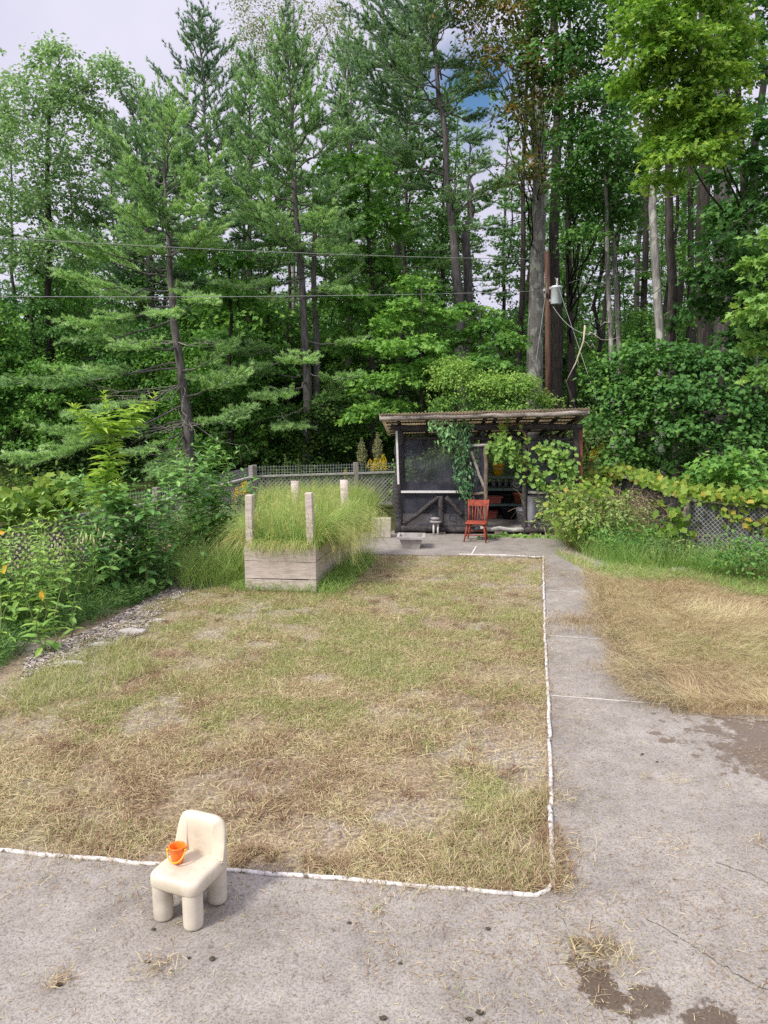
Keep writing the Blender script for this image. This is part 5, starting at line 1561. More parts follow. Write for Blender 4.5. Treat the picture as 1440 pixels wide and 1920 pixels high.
vine('thicket_vine', [a_ + [-.35, .1, .6], a_ + [-.2, .2, 1.0], a_ + [.15, .5, 1.2], a_ + [.5, .8, 1.2], a_ + [.7, 1.0, 1.05], a_ + [.3, .1, .75], a_ + [-.1, -.1, .45]], 'pale yellow green vine sprawling over the bramble mound beside the shed', 'vine', 620, .10, (.22, .22, .13), tone=.5, hang=.2)
vine('fence_vine', [r1 + [-.1, -.2, 1.1], r1 + [-.25, -.2, .8], r1 + [-.2, -.2, .5], r1 + [-.4, -.25, .9], r2 * .4 + r1 * .6 + [0, -.25, .95]], 'green vine hanging down the fence post at the right', 'vine', 80, .14, (.14, .06, .12), tone=.3)
vine('fence_vine', [r1 + (r3 - r1) * .35 + [0, -.1, 1.1], r1 + (r3 - r1) * .55 + [0, -.1, .95], r1 + (r3 - r1) * .75 + [0, -.1, .9], r3 + [.1, -.1, .8], r3 + [.0, -.1, .5]], 'thin vine strands hanging over the dark slats of the right hand fence', 'vine', 80, .11, (.12, .04, .12), tone=.7)
vine('fence_vine', [f0 + [0, -.15, 1.25], f0 * .5 + f1 * .5 + [0, -.15, 1.32], f1 + [-.2, -.15, 1.35], f1 + [.35, -.15, 1.45]], 'light green vine draped over the left lattice fence', 'vine', 800, .15, (.2, .2, .15), tone=.35, hang=.2)
vine('ivy_vine', [f5 + [-.1, -.7, 1.35], f5 + [-.1, -.8, 1.0], f5 + [-.15, -1.0, .6], f5 + [-.1, -1.2, .25]], 'bright green ivy climbing the fence end at the shed corner', 'bush', 750, .09, (.16, .3, .14), 'leaf', .7, tone=.4)
vine('creeping_vine', [G(905, 1012), G(935, 1008), G(975, 1010), G(1010, 1010), G(1040, 1012)], 'low vine creeping over the apron edge before the shed doorway', 'bush', 330, .09, (.1, .07, .04), tone=.6, hang=0)

# ------------------------------------------------------------------ thicket beside the right fence
m = MB()
th1 = [G(1035, 1010), G(1100, 1050), G(1170, 1075), G(1300, 1085), G(1460, 1110), G(1600, 1110), r4, r1 + [0, -.2, 0], r2 + [0, -.2, 0], SL(SWD + .25, -.1, 0)]
for (n, hlo, hhi, val, vv, bs) in ((7500, .25, .75, .70, .18, None), (4200, .3, .8, .9, .12, clus(.8, .4)), (2600, .35, .9, .35, .2, clus(1.1, .45))):
    weed_field(m, th1, n, hlo, hhi, val, vv, bend=(.2, 1.0), bias=bs)
weed_field(m, [G(1110, 1085), G(1170, 1100), G(1290, 1095), G(1400, 1130), G(1460, 1130), G(1460, 1100), G(1300, 1078), G(1150, 1062)], 5200, .12, .42, .66, .2, bend=(.5, 1.6))
weed_field(m, [G(1040, 1040), G(1110, 1060), G(1120, 1085), G(1050, 1050)], 500, .1, .3, .35, .3)
single('weed_grass', m, MAT['grass'], (0, 0, 0), 'rank green weeds and grass in front of the right hand fence', 'grass', kind='stuff')
tc2 = SL(SWD + .35, -.35, 0)
def bushmass(name, cen, rx, ry, rz, mat, L, label, dens=1, kind='leaf', wr=.5, cat='shrub', tone=.5, spray=.2, per=20, stems=6, smat='redstem'):
    cen = np.asarray(cen, float); t = thing(name, [cen[0], cen[1], 0], label, cat)
    m = MB(); clump_leaves(m, cen, rx, ry, rz, L, dens, spray, per, kind, wr, tone, .7, .4, .4); s = MB()
    for _ in range(stems): limb(s, [cen[0] + RNG.normal() * .1, cen[1] + RNG.normal() * .1, -.02], cen + sph(1)[0] * [rx * .8, ry * .8, rz * .7], .014, .004, 6, .06, 5)
    part('stem', s, MAT[smat], t); part('foliage', m, MAT[mat], t)
    return t
a = G(1085, 1040); bushmass('bramble_shrub', [a[0], a[1] + .4, .62], .75, .7, .62, 'weed', .085, 'pale yellow green bramble mound at the right corner of the shed', 1.2, tone=1.0, stems=8)
a = G(1150, 1050); bushmass('bramble_shrub', [a[0] + .1, a[1] + .9, .62], .85, .7, .60, 'weed', .085, 'tangled pale bramble in front of the vine covered fence', .8, tone=.9, stems=8)
a = G(1190, 1065); bushmass('weed_shrub', [a[0], a[1] + .5, .38], .8, .5, .42, 'dark', .08, 'dark green weed clump between the brambles and the cut hay', .9, tone=.75)
a = G(1420, 1105); bushmass('weed_shrub', [a[0], a[1] + .2, .42], .8, .5, .50, 'dark', .08, 'dark green weed clump at the right edge under the slatted fence', .9, tone=.7)
a = G(1290, 1085); bushmass('weed_shrub', [a[0], a[1] + .5, .30], .8, .4, .38, 'weed', .07, 'mid green weed clump below the right fence post', .8, tone=.3)
m = MB()
for (c, n, sp) in (((G(1160, 1050) + [0, 1.3, .72]), 750, (.6, .4, .25)), ((G(1240, 1060) + [0, 1.7, .65]), 1300, (.5, .4, .28)), ((G(1100, 1040) + [0, .6, .8]), 260, (.35, .3, .22))):
    p = c + RNG.normal(size=(n, 3)) * sp; p[:, 2] = np.clip(p[:, 2], .05, 1.1)
    straws(m, p, rnd(n, .15, .5), RNG.normal(size=n) * .55, rnd(n, 0, 2 * PI), rnd(n, .004, .008), rnd(n))
single('dead_brushwood', m, MAT['thatch'], (0, 0, 0), 'tangle of dry brown stems in the thicket before the right hand fence', 'brush', kind='stuff')
for (px, py, Yv, rx, rz, lb) in ((1385, 893, 15.6, .75, .34, 'lush broad leaved bush behind the right hand fence at the picture edge'), (1330, 905, 16.2, .5, .28, 'broad leaved bush behind the vine topped fence post')):
    c = P(px, py, Yv); bushmass('broadleaf_bush', c, rx, .6, rz + .25, 'maple', .16, lb, 1.0, 'lobed', .85, tone=.75, spray=.3, per=18)

# ------------------------------------------------------------------ the pines
def base_at(px, Y, py=850):
    p = P(px, py, Y); return np.array([p[0], Y, gz(p[0], Y)])


Y1 = 25.0
q = lambda px, py, dy=0.0: P(px, py, Y1 + dy)
bough1 = [(q(318, 505), q(92, 418, -1.5)), (q(320, 520), q(130, 455, -.3)), (q(318, 480), q(268, 455, -1.8)), (q(322, 545), q(112, 512, -1.2)), (q(323, 560), q(180, 545, .6)), (q(325, 575), q(105, 600, -1.4)), (q(328, 600), q(125, 640, -.6)),
          (q(326, 570), q(300, 590, -2.2)), (q(335, 690), q(2, 722, -1.8), -.02), (q(335, 680), q(100, 690, -.5)), (q(338, 720), q(140, 775, -2.4)), (q(342, 760), q(-10, 858, -2.2)), (q(345, 790), q(150, 800, -1.4)),
          (q(318, 480), q(418, 415, -1.4)), (q(322, 540), q(395, 560, -2)), (q(315, 440), q(225, 380, -2)), (q(318, 470), q(395, 455, -.5)), (q(340, 745), q(465, 690, -1.6)), (q(345, 790), q(460, 765, -2.0)), (q(345, 815), q(300, 890, -3)), (q(345, 810), q(240, 850, -2)),
          (q(338, 700), q(440, 640, -.6)), (q(310, 420), q(370, 360, -1.8)), (q(308, 400), q(240, 310, -1.8)), (q(345, 800), q(70, 800, -.5)), (q(335, 650), q(215, 640, -2.2))]
pine('white_pine', [base_at(362, Y1, 850), q(345, 740), q(325, 600), q(318, 470), q(303, 330), q(312, 205)], .21, 'large white pine with long layered boughs and dead lower twigs at the left', bough1,
     z0=q(318, 470)[2], n=46, Lmax=3.0, dead=[(q(340, 720)[2], (2.7, 3.1, 3.4, 3.7, 4.4, 4.0, 4.9), 2.6), (q(345, 790)[2], (3.3, 3.8, 4.4, 5.2, 5.8, 2.9, 4.7), 1.9), (q(350, 840)[2], (3.6, 4.2, 4.8, 5.6, 4.5, 3.2), 1.5), (q(330, 640)[2], (3.2, 2.6, 4.1, 5.4, .3), 2.2)], seed_tone=.58)
Y2 = 26.5
q = lambda px, py, dy=0.0: P(px, py, Y2 + dy)
bough2 = [(q(570, 470), q(425, 345, -1.6)), (q(572, 500), q(500, 375, -2)), (q(575, 520), q(418, 530, -1.8)), (q(580, 480), q(655, 462, -1.6)), (q(578, 545), q(645, 540, -1.4)), (q(575, 560), q(500, 560, -1)), (q(578, 640), q(685, 632, -1.0)), (q(575, 655), q(380, 640, -1)), (q(575, 660), q(365, 705, -2)),
          (q(578, 700), q(668, 700, -1.8)), (q(578, 715), q(490, 740, -2.4)), (q(576, 680), q(560, 662, -2.6)), (q(578, 790), q(640, 715, -1)), (q(572, 440), q(620, 385, -1.8)), (q(565, 430), q(455, 410, -.4)), (q(580, 790), q(530, 800, -2.4)), (q(575, 560), q(670, 505, .5)), (q(570, 700), q(420, 690, -.8))]
pine('white_pine', [base_at(578, Y2, 850), q(577, 700), q(565, 520), q(556, 380), q(545, 200), q(535, 70)], .20, 'tall white pine with upswept plumes in the middle of the tree line', bough2,
     z0=q(565, 470)[2], n=70, Lmax=3.1, seed_tone=.5, lean_up=1.25, dead=[(q(577, 760)[2], (3.3, 5.9, .3, 4.2), 1.8)])
t2 = thing('forked_pine', base_at(592, Y2 + .4, 850), 'second forked pine stem close beside the middle white pine', 'tree')
m = MB(); m.tube(wobble(base_at(592, Y2 + .4), P(590, 390, Y2 + .4), 10, .05), np.linspace(.15, .07, 10), 8); part('trunk', m, MAT['bark_pine'], t2)
Y3 = 29.0
q = lambda px, py, dy=0.0: P(px, py, Y3 + dy)
bough3 = [(q(838, 330), q(640, 215, -1)), (q(832, 260), q(660, 120, -1.5)), (q(830, 210), q(690, 30, -1)), (q(838, 340), q(905, 285, -1.6)), (q(836, 300), q(745, 250, -2)), (q(848, 395), q(855, 350, -1.8)), (q(830, 180), q(745, 40, -1)), (q(832, 220), q(905, 130, -1)), (q(842, 350), q(735, 345, 0)),
          (q(845, 380), q(960, 330, -.4)), (q(828, 150), q(780, -20, -1)), (q(840, 320), q(700, 290, -.6)), (q(852, 430), q(880, 420, -1.6)), (q(848, 400), q(985, 300, .6))]
pine('white_pine', [base_at(868, Y3, 850), q(862, 540), q(850, 430), q(838, 320), q(824, 180), q(808, 20), q(800, -110)], .27, 'tall gnarled pine with a bare grey trunk and tufted top above the shed', bough3,
     z0=q(830, 215)[2], n=46, Lmax=3.6, seed_tone=.38, mat='pine_blue', lean_up=.8)
t3 = thing('gnarled_tree', base_at(884, Y3 + .5, 850), 'grey trunk leaning close behind the gnarled pine above the shed', 'tree')
m = MB(); m.tube(wobble(base_at(884, Y3 + .5), P(872, 440, Y3 + .5), 9, .05), np.linspace(.2, .16, 9), 8); limb(m, P(872, 450, Y3 + .5), P(890, 300, Y3 + .6), .14, .03, 9, .1); limb(m, P(874, 470, Y3 + .5), P(840, 400, Y3 + .2), .07, .03, 7, .08); part('trunk', m, MAT['bark_pine'], t3)
for (px, pt, Yv, Lm, lb, tn, mt, n) in ((372, 35, 33, 4.0, 'dark blue green pine rising highest behind the left white pine', .35, 'pine_blue', 78), (260, 190, 31, 3.4, 'rounded blue green pine just left of the highest pine', .45, 'pine_blue', 60), (655, 120, 34, 3.6, 'pine between the middle white pine and the gnarled pine', .45, 'pine', 62), (470, 120, 32, 3.4, 'soft green pine filling the gap left of the middle white pine', .55, 'pine', 62),
                                        (735, -90, 36, 4.0, 'tall dark pine behind the gnarled pine, cut off by the top of the picture', .3, 'pine_blue', 66)):
    tp_ = P(px, pt, Yv); b = np.array([tp_[0] + RNG.normal() * .3, Yv, gz(tp_[0], Yv)])
    pine('white_pine', [b, b * .5 + tp_ * .5 + [.1, 0, 0], tp_], .22, lb, z0=P(px, 560, Yv)[2] if pt > 0 else P(px, 330, Yv)[2], n=n, Lmax=Lm, seed_tone=tn, mat=mt, lean_up=1.0, dens=.8, NL=.15)

# ------------------------------------------------------------------ leafy trees, each with its own crown
def BT(name, px, Y, ptop, r0, clumps, mat, bark, label, **kw):
    top = P(ptop[0], ptop[1], Y)
    kw.setdefault('Y', kw.pop('Yc', None))
    return broadleaf(name, base_at(px, Y), top, r0, clumps, MAT[mat], MAT[bark], label, **kw)


BT('pale_maple', 95, 31, (95, 170), .20, [(30, 205, 60, 65), (105, 140, 45, 55), (60, 300, 75, 65), (150, 240, 60, 60), (30, 400, 70, 60), (125, 370, 65, 60), (205, 165, 45, 45), (205, 300, 55, 55), (25, 500, 65, 50), (105, 480, 60, 45), (-40, 260, 60, 80), (-50, 420, 60, 80), (170, 430, 50, 40), (120, 200, 50, 55), (110, 105, 22, 24), (205, 128, 22, 20)],
   'pale', 'bark_dark', 'pale green feathery broadleaf tree at the far left against the sky', L=.17, dens=.85, kind='diamond', spray=.36, per=24, flat=.4)
BT('poplar', 545, 44, (550, 10), .20, [(470, 60, 42, 60), (540, 30, 45, 55), (610, 45, 42, 60), (450, 130, 40, 50), (640, 110, 40, 55), (500, 100, 45, 55), (575, 100, 45, 60), (450, 15, 25, 35), (640, 30, 25, 35)],
   'poplar', 'bark_grey', 'thin yellowish poplar showing above the middle pines', L=.13, dens=.55, kind='diamond', spray=.4, per=18, flat=.6, fill=.8)
BT('dark_maple', 430, 27.2, (430, 480), .12, [(410, 500, 60, 35), (445, 575, 65, 40), (420, 650, 60, 40), (400, 740, 65, 40), (470, 800, 60, 40), (440, 860, 60, 30), (500, 690, 55, 40), (375, 840, 50, 35)],
   'maple', 'bark_dark', 'dark green maple between the two left white pines', L=.16, dens=1.0, kind='lobed', wr=.9, per=20, tone=.42)
BT('dark_maple', 700, 28.0, (690, 300), .14, [(690, 340, 50, 40), (655, 400, 50, 40), (720, 430, 55, 40), (690, 500, 55, 40), (650, 570, 55, 40), (700, 600, 60, 40), (640, 655, 50, 35), (720, 530, 40, 35), (640, 320, 40, 35), (700, 820, 55, 35), (620, 830, 55, 35), (650, 760, 55, 35)],
   'maple', 'bark_dark', 'dark green maple filling the gap between the middle pine and the gnarled pine', L=.16, dens=1.0, kind='lobed', wr=.9, per=20, tone=.55)
BT('dark_maple', 540, 28, (540, 600), .10, [(520, 820, 55, 35), (570, 860, 55, 28), (480, 850, 55, 28), (620, 870, 60, 26), (545, 780, 40, 25)],
   'maple', 'bark_dark', 'low green maple sapling behind the back fence', L=.14, kind='lobed', wr=.9, per=18, tone=.5, spray=.28)
BT('shady_tree', 60, 30, (60, 560), .18, [(40, 590, 75, 45), (120, 640, 70, 40), (20, 690, 70, 45), (200, 700, 60, 35), (60, 780, 70, 45), (170, 840, 70, 35), (20, 860, 70, 40), (250, 800, 60, 40), (280, 640, 50, 35), (-50, 640, 60, 80), (-60, 780, 60, 80), (250, 560, 50, 35), (270, 880, 60, 30), (120, 880, 60, 30)],
   'dark', 'bark_dark', 'shady broadleaf tree in the dark wood edge at the left', L=.15, dens=.8, per=22, tone=.35)
BT('young_maple', 790, 24.5, (790, 540), .07, [(775, 545, 40, 30), (745, 615, 50, 26), (815, 600, 48, 26), (720, 660, 45, 24), (785, 660, 55, 26), (760, 715, 60, 26), (700, 725, 40, 22), (730, 770, 50, 22), (820, 690, 45, 24), (690, 780, 40, 24), (770, 580, 40, 20)],
   'maple', 'bark_dark', 'bright layered young maple behind the left half of the shed', L=.135, kind='lobed', wr=.9, per=20, tone=.7, spray=.30, flat=.12)
BT('young_maple', 900, 25.5, (900, 580), .07, [(880, 590, 40, 22), (920, 620, 45, 24), (870, 645, 50, 24), (945, 650, 38, 22), (900, 690, 50, 26), (940, 700, 40, 26)],
   'maple', 'bark_dark', 'young maple behind the middle of the shed left of the lichened trunk', L=.135, kind='lobed', wr=.9, per=20, tone=.55, spray=.30, flat=.12)
for (px, py, rx, rz, Yv, lb) in ((846, 712, 44, 44, 21.8, 'loose bright bush standing above the middle of the shed roof'), (908, 732, 42, 36, 21.6, 'rounded bright bush behind the shed roof, the middle of three'), (970, 733, 48, 34, 21.4, 'bright bush behind the right part of the shed roof'), (1022, 758, 26, 20, 21.6, 'small bright bush at the foot of the utility pole')):
    c = P(px, py, Yv); t = thing('roadside_bush', [c[0], Yv, gz(c[0], Yv)], lb, 'shrub')
    m, s = MB(), MB(); r = M(rx, Yv)
    for _ in range(7): limb(s, [c[0] + RNG.normal() * .1, Yv, 0], c + sph(1)[0] * [r * .7, r * .7, M(rz, Yv) * .7], .016, .005, 6, .07, 5)
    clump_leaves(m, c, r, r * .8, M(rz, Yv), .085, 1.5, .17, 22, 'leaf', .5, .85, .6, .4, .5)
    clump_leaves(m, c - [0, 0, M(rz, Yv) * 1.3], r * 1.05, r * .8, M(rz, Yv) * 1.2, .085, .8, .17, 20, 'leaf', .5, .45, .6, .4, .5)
    part('stem', s, MAT['bark_dark'], t); part('foliage', m, MAT['bush'], t)
BT('turning_oak', 1003, 34, (1003, -40), .22, [(870, 20, 55, 35), (930, 50, 60, 45), (985, 25, 55, 45), (950, 120, 55, 45), (905, 100, 40, 30), (1000, 190, 50, 40), (950, 225, 45, 30), (1010, 270, 45, 30), (985, 330, 45, 22), (1030, 130, 50, 50), (1035, 215, 40, 40), (860, -30, 60, 40), (960, -40, 80, 40), (990, 100, 50, 40)],
   'oak', 'bark_dark', 'oak turning olive and rust brown at the top, right of the gnarled pine', Yc=27, L=.15, dens=.62, kind='leaf', wr=.6, per=22, tone=.5, tvar=.6, flat=.4)
# big lichened trunk with its broken pale limb
Yg = 31.0
bg = base_at(1003, Yg)
t = thing('lichened_tree', bg, 'thick grey lichened trunk with a broken pale limb right of the shed', 'tree')
m = MB(); pts = np.array([bg - [0, 0, .1], P(1003, 700, Yg), P(1004, 600, Yg), P(1008, 480, Yg), P(1012, 370, Yg), P(1012, 240, Yg), P(1010, 120, Yg)]); m.tube(pts, [.36, .31, .30, .28, .26, .2, .1], 14, rough=.05)
m.tube(np.array([bg + [-.22, .1, -.1], P(996, 640, Yg), P(1000, 520, Yg)]), [.2, .17, .12], 9)
for (a, b) in (((1012, 350), (930, 300)), ((1010, 330), (1090, 250)), ((1010, 260), (950, 180)), ((1012, 380), (900, 310))): limb(m, P(*a, Yg), P(*b, Yg - .8), .07, .012, 8, .12)
part('trunk', m, MAT['bark_grey'], t)
m = MB(); m.tube([P(1014, 362, Yg - .3), P(1022, 345, Yg - .5), P(1040, 350, Yg - .7), P(1052, 343, Yg - .9)], [.10, .15, .11, .08], 9, rough=.1)
m.tube([P(1048, 348, Yg - .8), P(1062, 328, Yg - 1), P(1068, 318, Yg - 1.1)], [.09, .14, .03], 8, rough=.12)
part('broken_limb', m, MAT['paledead'], t, 'pale broken limb with bare wood')
BT('dark_beech', 1071, 34.5, (1066, -20), .2, [(1075, 40, 75, 55), (1130, 110, 70, 60), (1060, 150, 55, 45), (1110, 200, 60, 50), (1085, 270, 50, 50), (1140, 290, 60, 50), (1100, 350, 60, 50), (1075, 395, 38, 40), (1130, 405, 55, 40), (1095, 450, 40, 28), (1160, 190, 60, 50), (1180, 330, 50, 50), (1040, -20, 70, 50), (1130, -20, 70, 50), (1175, 410, 40, 40), (1070, 330, 30, 30)],
   'dark', 'bark_dark', 'tall dark green broadleaf tree hanging over the lichened trunk', Yc=26, L=.16, dens=.8, kind='leaf', wr=.62, per=24, tone=.5, flat=.35)
BT('bright_maple', 1398, 22.5, (1385, -60), .2, [(1220, 55, 55, 45), (1285, 110, 65, 50), (1325, 25, 60, 50), (1200, 160, 42, 22), (1240, 200, 50, 26), (1300, 215, 60, 32), (1250, 285, 42, 24), (1295, 300, 55, 24), (1345, 160, 55, 50), (1270, 20, 50, 40), (1340, 290, 40, 24), (1225, 345, 30, 16), (1260, 340, 34, 18), (1190, 10, 40, 30), (1290, -40, 90, 40), (1370, 70, 40, 50), (1170, 155, 24, 10), (1340, 225, 40, 30), (1255, 150, 50, 40), (1270, 245, 45, 26), (1310, 255, 50, 28), (1235, 110, 45, 40), (1230, 250, 36, 20), (1360, 240, 45, 36), (1385, 130, 40, 50), (1190, 90, 36, 26)],
   'bright', 'bark_dark', 'sunlit yellow green maple hanging in from the upper right', Yc=17.5, L=.105, dens=.95, kind='lobed', wr=.95, per=24, tone=.48, tvar=.55, spray=.24, flat=.25, limbs=4)
BT('dark_maple', 1420, 24, (1420, 20), .24, [(1400, 130, 60, 70), (1430, 260, 60, 60), (1380, 330, 60, 40), (1410, 420, 70, 50), (1350, 470, 55, 45), (1430, 520, 60, 50), (1370, 560, 65, 50), (1320, 590, 50, 40), (1400, 640, 60, 40), (1460, 380, 50, 60), (1430, 30, 60, 60), (1330, 420, 40, 30), (1480, 600, 60, 70), (1330, 520, 40, 30)],
   'dark', 'bark_dark', 'dark maple with hanging foliage at the right picture edge behind the bright leaves', Yc=22, limbs=False, L=.17, dens=.75, kind='lobed', wr=.9, per=20, tone=.4, flat=.3)
BT('edge_maple', 1530, 12.5, (1520, 330), .12, [(1432, 515, 36, 34), (1418, 590, 32, 30), (1440, 650, 36, 34), (1410, 560, 18, 16), (1450, 450, 30, 26), (1470, 580, 50, 60), (1405, 640, 20, 18), (1440, 710, 30, 20), (1480, 500, 40, 40)],
   'bush', 'bark_dark', 'light green maple boughs entering at the right picture edge at mid height', L=.115, dens=.9, kind='lobed', wr=.95, per=20, tone=.5, spray=.2, flat=.2)
# round leaved thicket
for (px, Yv, r0, cl, lb, tn) in ((1195, 19.5, .06, [(1160, 690, 45, 32), (1210, 675, 50, 32), (1250, 690, 50, 35), (1140, 740, 40, 35), (1200, 740, 60, 45), (1150, 800, 45, 45), (1210, 810, 60, 50), (1180, 865, 60, 35), (1115, 712, 24, 8), (1130, 700, 20, 12)], 'round leaved thicket draped in vines right of the shed', .55),
                                 (1310, 19, .07, [(1290, 680, 55, 38), (1350, 700, 60, 42), (1280, 750, 60, 45), (1350, 770, 65, 48), (1290, 820, 60, 48), (1370, 830, 60, 45), (1260, 870, 50, 28)], 'dense round leaved thicket in the middle of the right side', .42),
                                 (1420, 18.5, .07, [(1410, 690, 55, 45), (1440, 750, 60, 50), (1410, 810, 60, 45), (1460, 840, 50, 45), (1480, 700, 50, 50)], 'dark round leaved thicket at the right picture edge above the fence', .3)):
    BT('leafy_thicket', px, Yv, (px, 660), r0, cl, 'dark', 'bark_dark', lb, L=.135, dens=.85, kind='leaf', wr=.8, per=18, tone=tn, spray=.26, flat=.4, cat='shrub')
for (u_, v_, z_, rr_b, lb) in ((1.15, 1.0, 1.25, .75, 'leafy bush behind the shed seen through the left screen'), (2.5, 1.1, 1.5, .7, 'leafy bush behind the shed seen through the open doorway')):
    c = SL(u_, DEP + v_, z_); bushmass('screened_bush', c, rr_b, .6, rr_b * .9, 'bush', .10, lb, 1.0, tone=.8)
for (px, Yv, rr2, rz2, lb) in ((1120, 23, 60, 55, 'soft weedy shrub showing past the right end of the shed'), (1080, 25, 35, 30, 'small green shrub behind the shed corner at the foot of the trunks')):
    c = P(px, 815, Yv); bushmass('weedy_shrub', [c[0], Yv, c[2]], M(rr2, Yv), .9, M(rz2, Yv), 'weed', .10, lb, .9, tone=.45)

# individual trunks among the right hand woods
for (px0, py0, px1, py1, Yv, r, mt, lb) in ((1253, 640, 1238, 330, 22.5, .135, 'bark_grey', 'straight speckled grey trunk right of centre in the right hand woods'), (1285, 640, 1266, 320, 23.5, .15, 'bark_dark', 'darker trunk standing just right of the speckled grey trunk'),
                                            (1165, 620, 1148, 400, 26, .09, 'bark_grey', 'slender leaning trunk, the left of a leaning pair'), (1188, 610, 1160, 380, 27, .085, 'bark_grey', 'slender leaning trunk, the right of a leaning pair'),
                                            (1045, 760, 1044, 300, 33, .24, 'bark_dark', 'dark trunk just behind the utility pole'), (1340, 640, 1330, 60, 26, .22, 'bark_dark', 'thick dark trunk behind the bright maple'),
                                            (1372, 640, 1362, 40, 25, .27, 'bark_pine', 'thickest dark trunk at the upper right'), (1220, 640, 1215, 300, 33, .14, 'bark_dark', 'thin dark trunk left of the speckled grey trunk'), (1305, 640, 1300, 260, 31, .13, 'bark_dark', 'thin straight trunk between the speckled pair and the thick trunks')):
    b = P(px0, 850, Yv); b = np.array([P(px0, py0, Yv)[0], Yv, gz(P(px0, py0, Yv)[0], Yv)]); a = P(px1, py1, Yv); mid = P(px0, py0, Yv)
    top = a + (a - mid) * .9
    t = thing('forest_tree', b, lb, 'tree'); m = MB()
    pts = wobble(b - [0, 0, .1], top, 12, r * .35); m.tube(pts, np.linspace(r * 1.15, r * .55, 12), 10, rough=.03)
    for _ in range(6):
        k = RNG.integers(5, 12); d = sph(1)[0]; d[2] = RNG.uniform(-.1, .5)
        limb(m, pts[k], pts[k] + d * RNG.uniform(.8, 2.0), .025, .006, 6, .08, 4)
    part('trunk', m, MAT[mt], t)
    if mt == 'bark_dark':
        m = MB()
        for _ in range(7): clump_leaves(m, top + RNG.normal(size=3) * [1.3, 1.3, 1.6], 1.0, 1.0, .5, .17, .5, .36, 16, 'diamond', .6, .4)
        part('crown', m, MAT['dark'], t)

# ------------------------------------------------------------------ utility pole and its lines
Yp = 27.5
pb_ = base_at(1031, Yp); pt_ = P(1026, 472, Yp)
UP = thing('utility_pole', pb_, 'brown wooden utility pole with a grey transformer can behind the shed', 'utility pole')
m = MB(); m.tube(np.array([pb_ - [0, 0, .2], pb_ * .5 + pt_ * .5, pt_]), [.115, .105, .09], 12, rough=.02)
part('pole_shaft', m, bark_mat('creosoted_pole', (0.055, 0.032, 0.026, 1), (0.19, 0.105, 0.082, 1), (9, 9, .8)), UP)
tcn = P(1043, 553, Yp - .15)
m = MB(); m.lathe(tcn - [0, 0, .32], [(0, 0), (.165, 0), (.185, .03), (.185, .54), (.2, .55), (.2, .59), (.13, .63), (0, .65)], 22)
TF = part('transformer', m, plain_mat('grey_transformer_paint', (0.66, 0.70, 0.74, 1), .45, .08), UP)
m = MB(); m.lathe(tcn + [0.02, 0, .31], [(0, 0), (.05, 0), (.03, .04), (.05, .06), (.03, .1), (.045, .12), (.025, .17), (.03, .24), (0, .25)], 10); part('bushing', m, MAT['whitewood'], TF)
m = MB(); m.bar(P(1028, 540, Yp - .05), tcn + [0, 0, .2], .05, .08); m.bar(P(1028, 563, Yp - .05), tcn + [0, 0, -.2], .05, .08); part('bracket', m, MAT['wire'], UP)
m = MB(); m.lathe(pt_, [(0, 0), (.05, 0), (.05, .05), (.03, .08), (.05, .12), (0, .14)], 10)
m.lathe(P(1021, 545, Yp - .2), [(0, -.06), (.05, -.06), (.05, .06), (0, .06)], 10); part('insulator', m, MAT['wire'], UP)
MAT['cable'] = plain_mat('light_cable', (0.33, 0.34, 0.33, 1), .5, .1)


MAT['dark_cable'] = plain_mat('dark_cable', (0.06, 0.06, 0.06, 1), .6, .1)


def cable(name, a, b, sag, r, label, n=40, mt='cable'):
    a, b = np.asarray(a), np.asarray(b); s = np.linspace(0, 1, n)[:, None]
    p = a + (b - a) * s; p[:, 2] -= (4 * sag * s * (1 - s))[:, 0]
    m = MB(); m.tube(p, r, 5); single(name, m, MAT[mt], a, label, 'wire')


cable('overhead_wire', P(1026, 486, Yp), P(-220, 432, 17.0), .12, .009, 'upper overhead wire crossing the pines to the left of the pole')
cable('overhead_wire', P(1026, 545, Yp), P(-220, 554, 17.0), .10, .009, 'lower overhead wire crossing the pines to the left of the pole')
cable('guy_wire', P(1026, 530, Yp - .1), P(997, 735, Yp - 2.5), 0, .008, 'thin guy wire slanting down left from the pole')
cable('service_cable', P(1034, 570, Yp), P(1108, 627, 24), .25, .010, 'slack service cable sagging from the transformer to the hanging twig')
cable('service_cable', P(1108, 627, 24), P(1560, 250, 10), .25, .008, 'service cable rising to the right from the hanging twig', mt='dark_cable')
cable('down_lead', P(1041, 520, Yp - .2), P(1122, 760, Yp - 4), 0, .007, 'thin wire slanting down right from the transformer')
tw = P(1100, 622, 23.9)
t = thing('hanging_twig', tw, 'pale bare twig caught hanging on the service cable', 'branch')
m = MB(); m.tube([P(1097, 610, 23.9), P(1094, 640, 23.9), P(1080, 680, 23.9), P(1062, 715, 23.9)], [.03, .025, .02, .008], 6, rough=.1)
limb(m, P(1094, 640, 23.9), P(1120, 655, 23.9), .012, .004, 6, .05); limb(m, P(1104, 628, 23.9), P(1165, 633, 23.8), .014, .004, 8, .07, sag=.12); limb(m, P(1082, 675, 23.9), P(1090, 690, 23.9), .01, .004, 5, .03); part('twig', m, MAT['paledead'], t)
pr0 = base_at(1073, 31.5)
m = MB(); m.tube([P(1082, 775, 31), P(1060, 712, 31.5)], [.05, .03], 6); single('leaning_prop', m, MAT['bark_dark'], P(1082, 775, 31), 'dark dead stick leaning at the foot of the trunk right of the pole', 'branch')

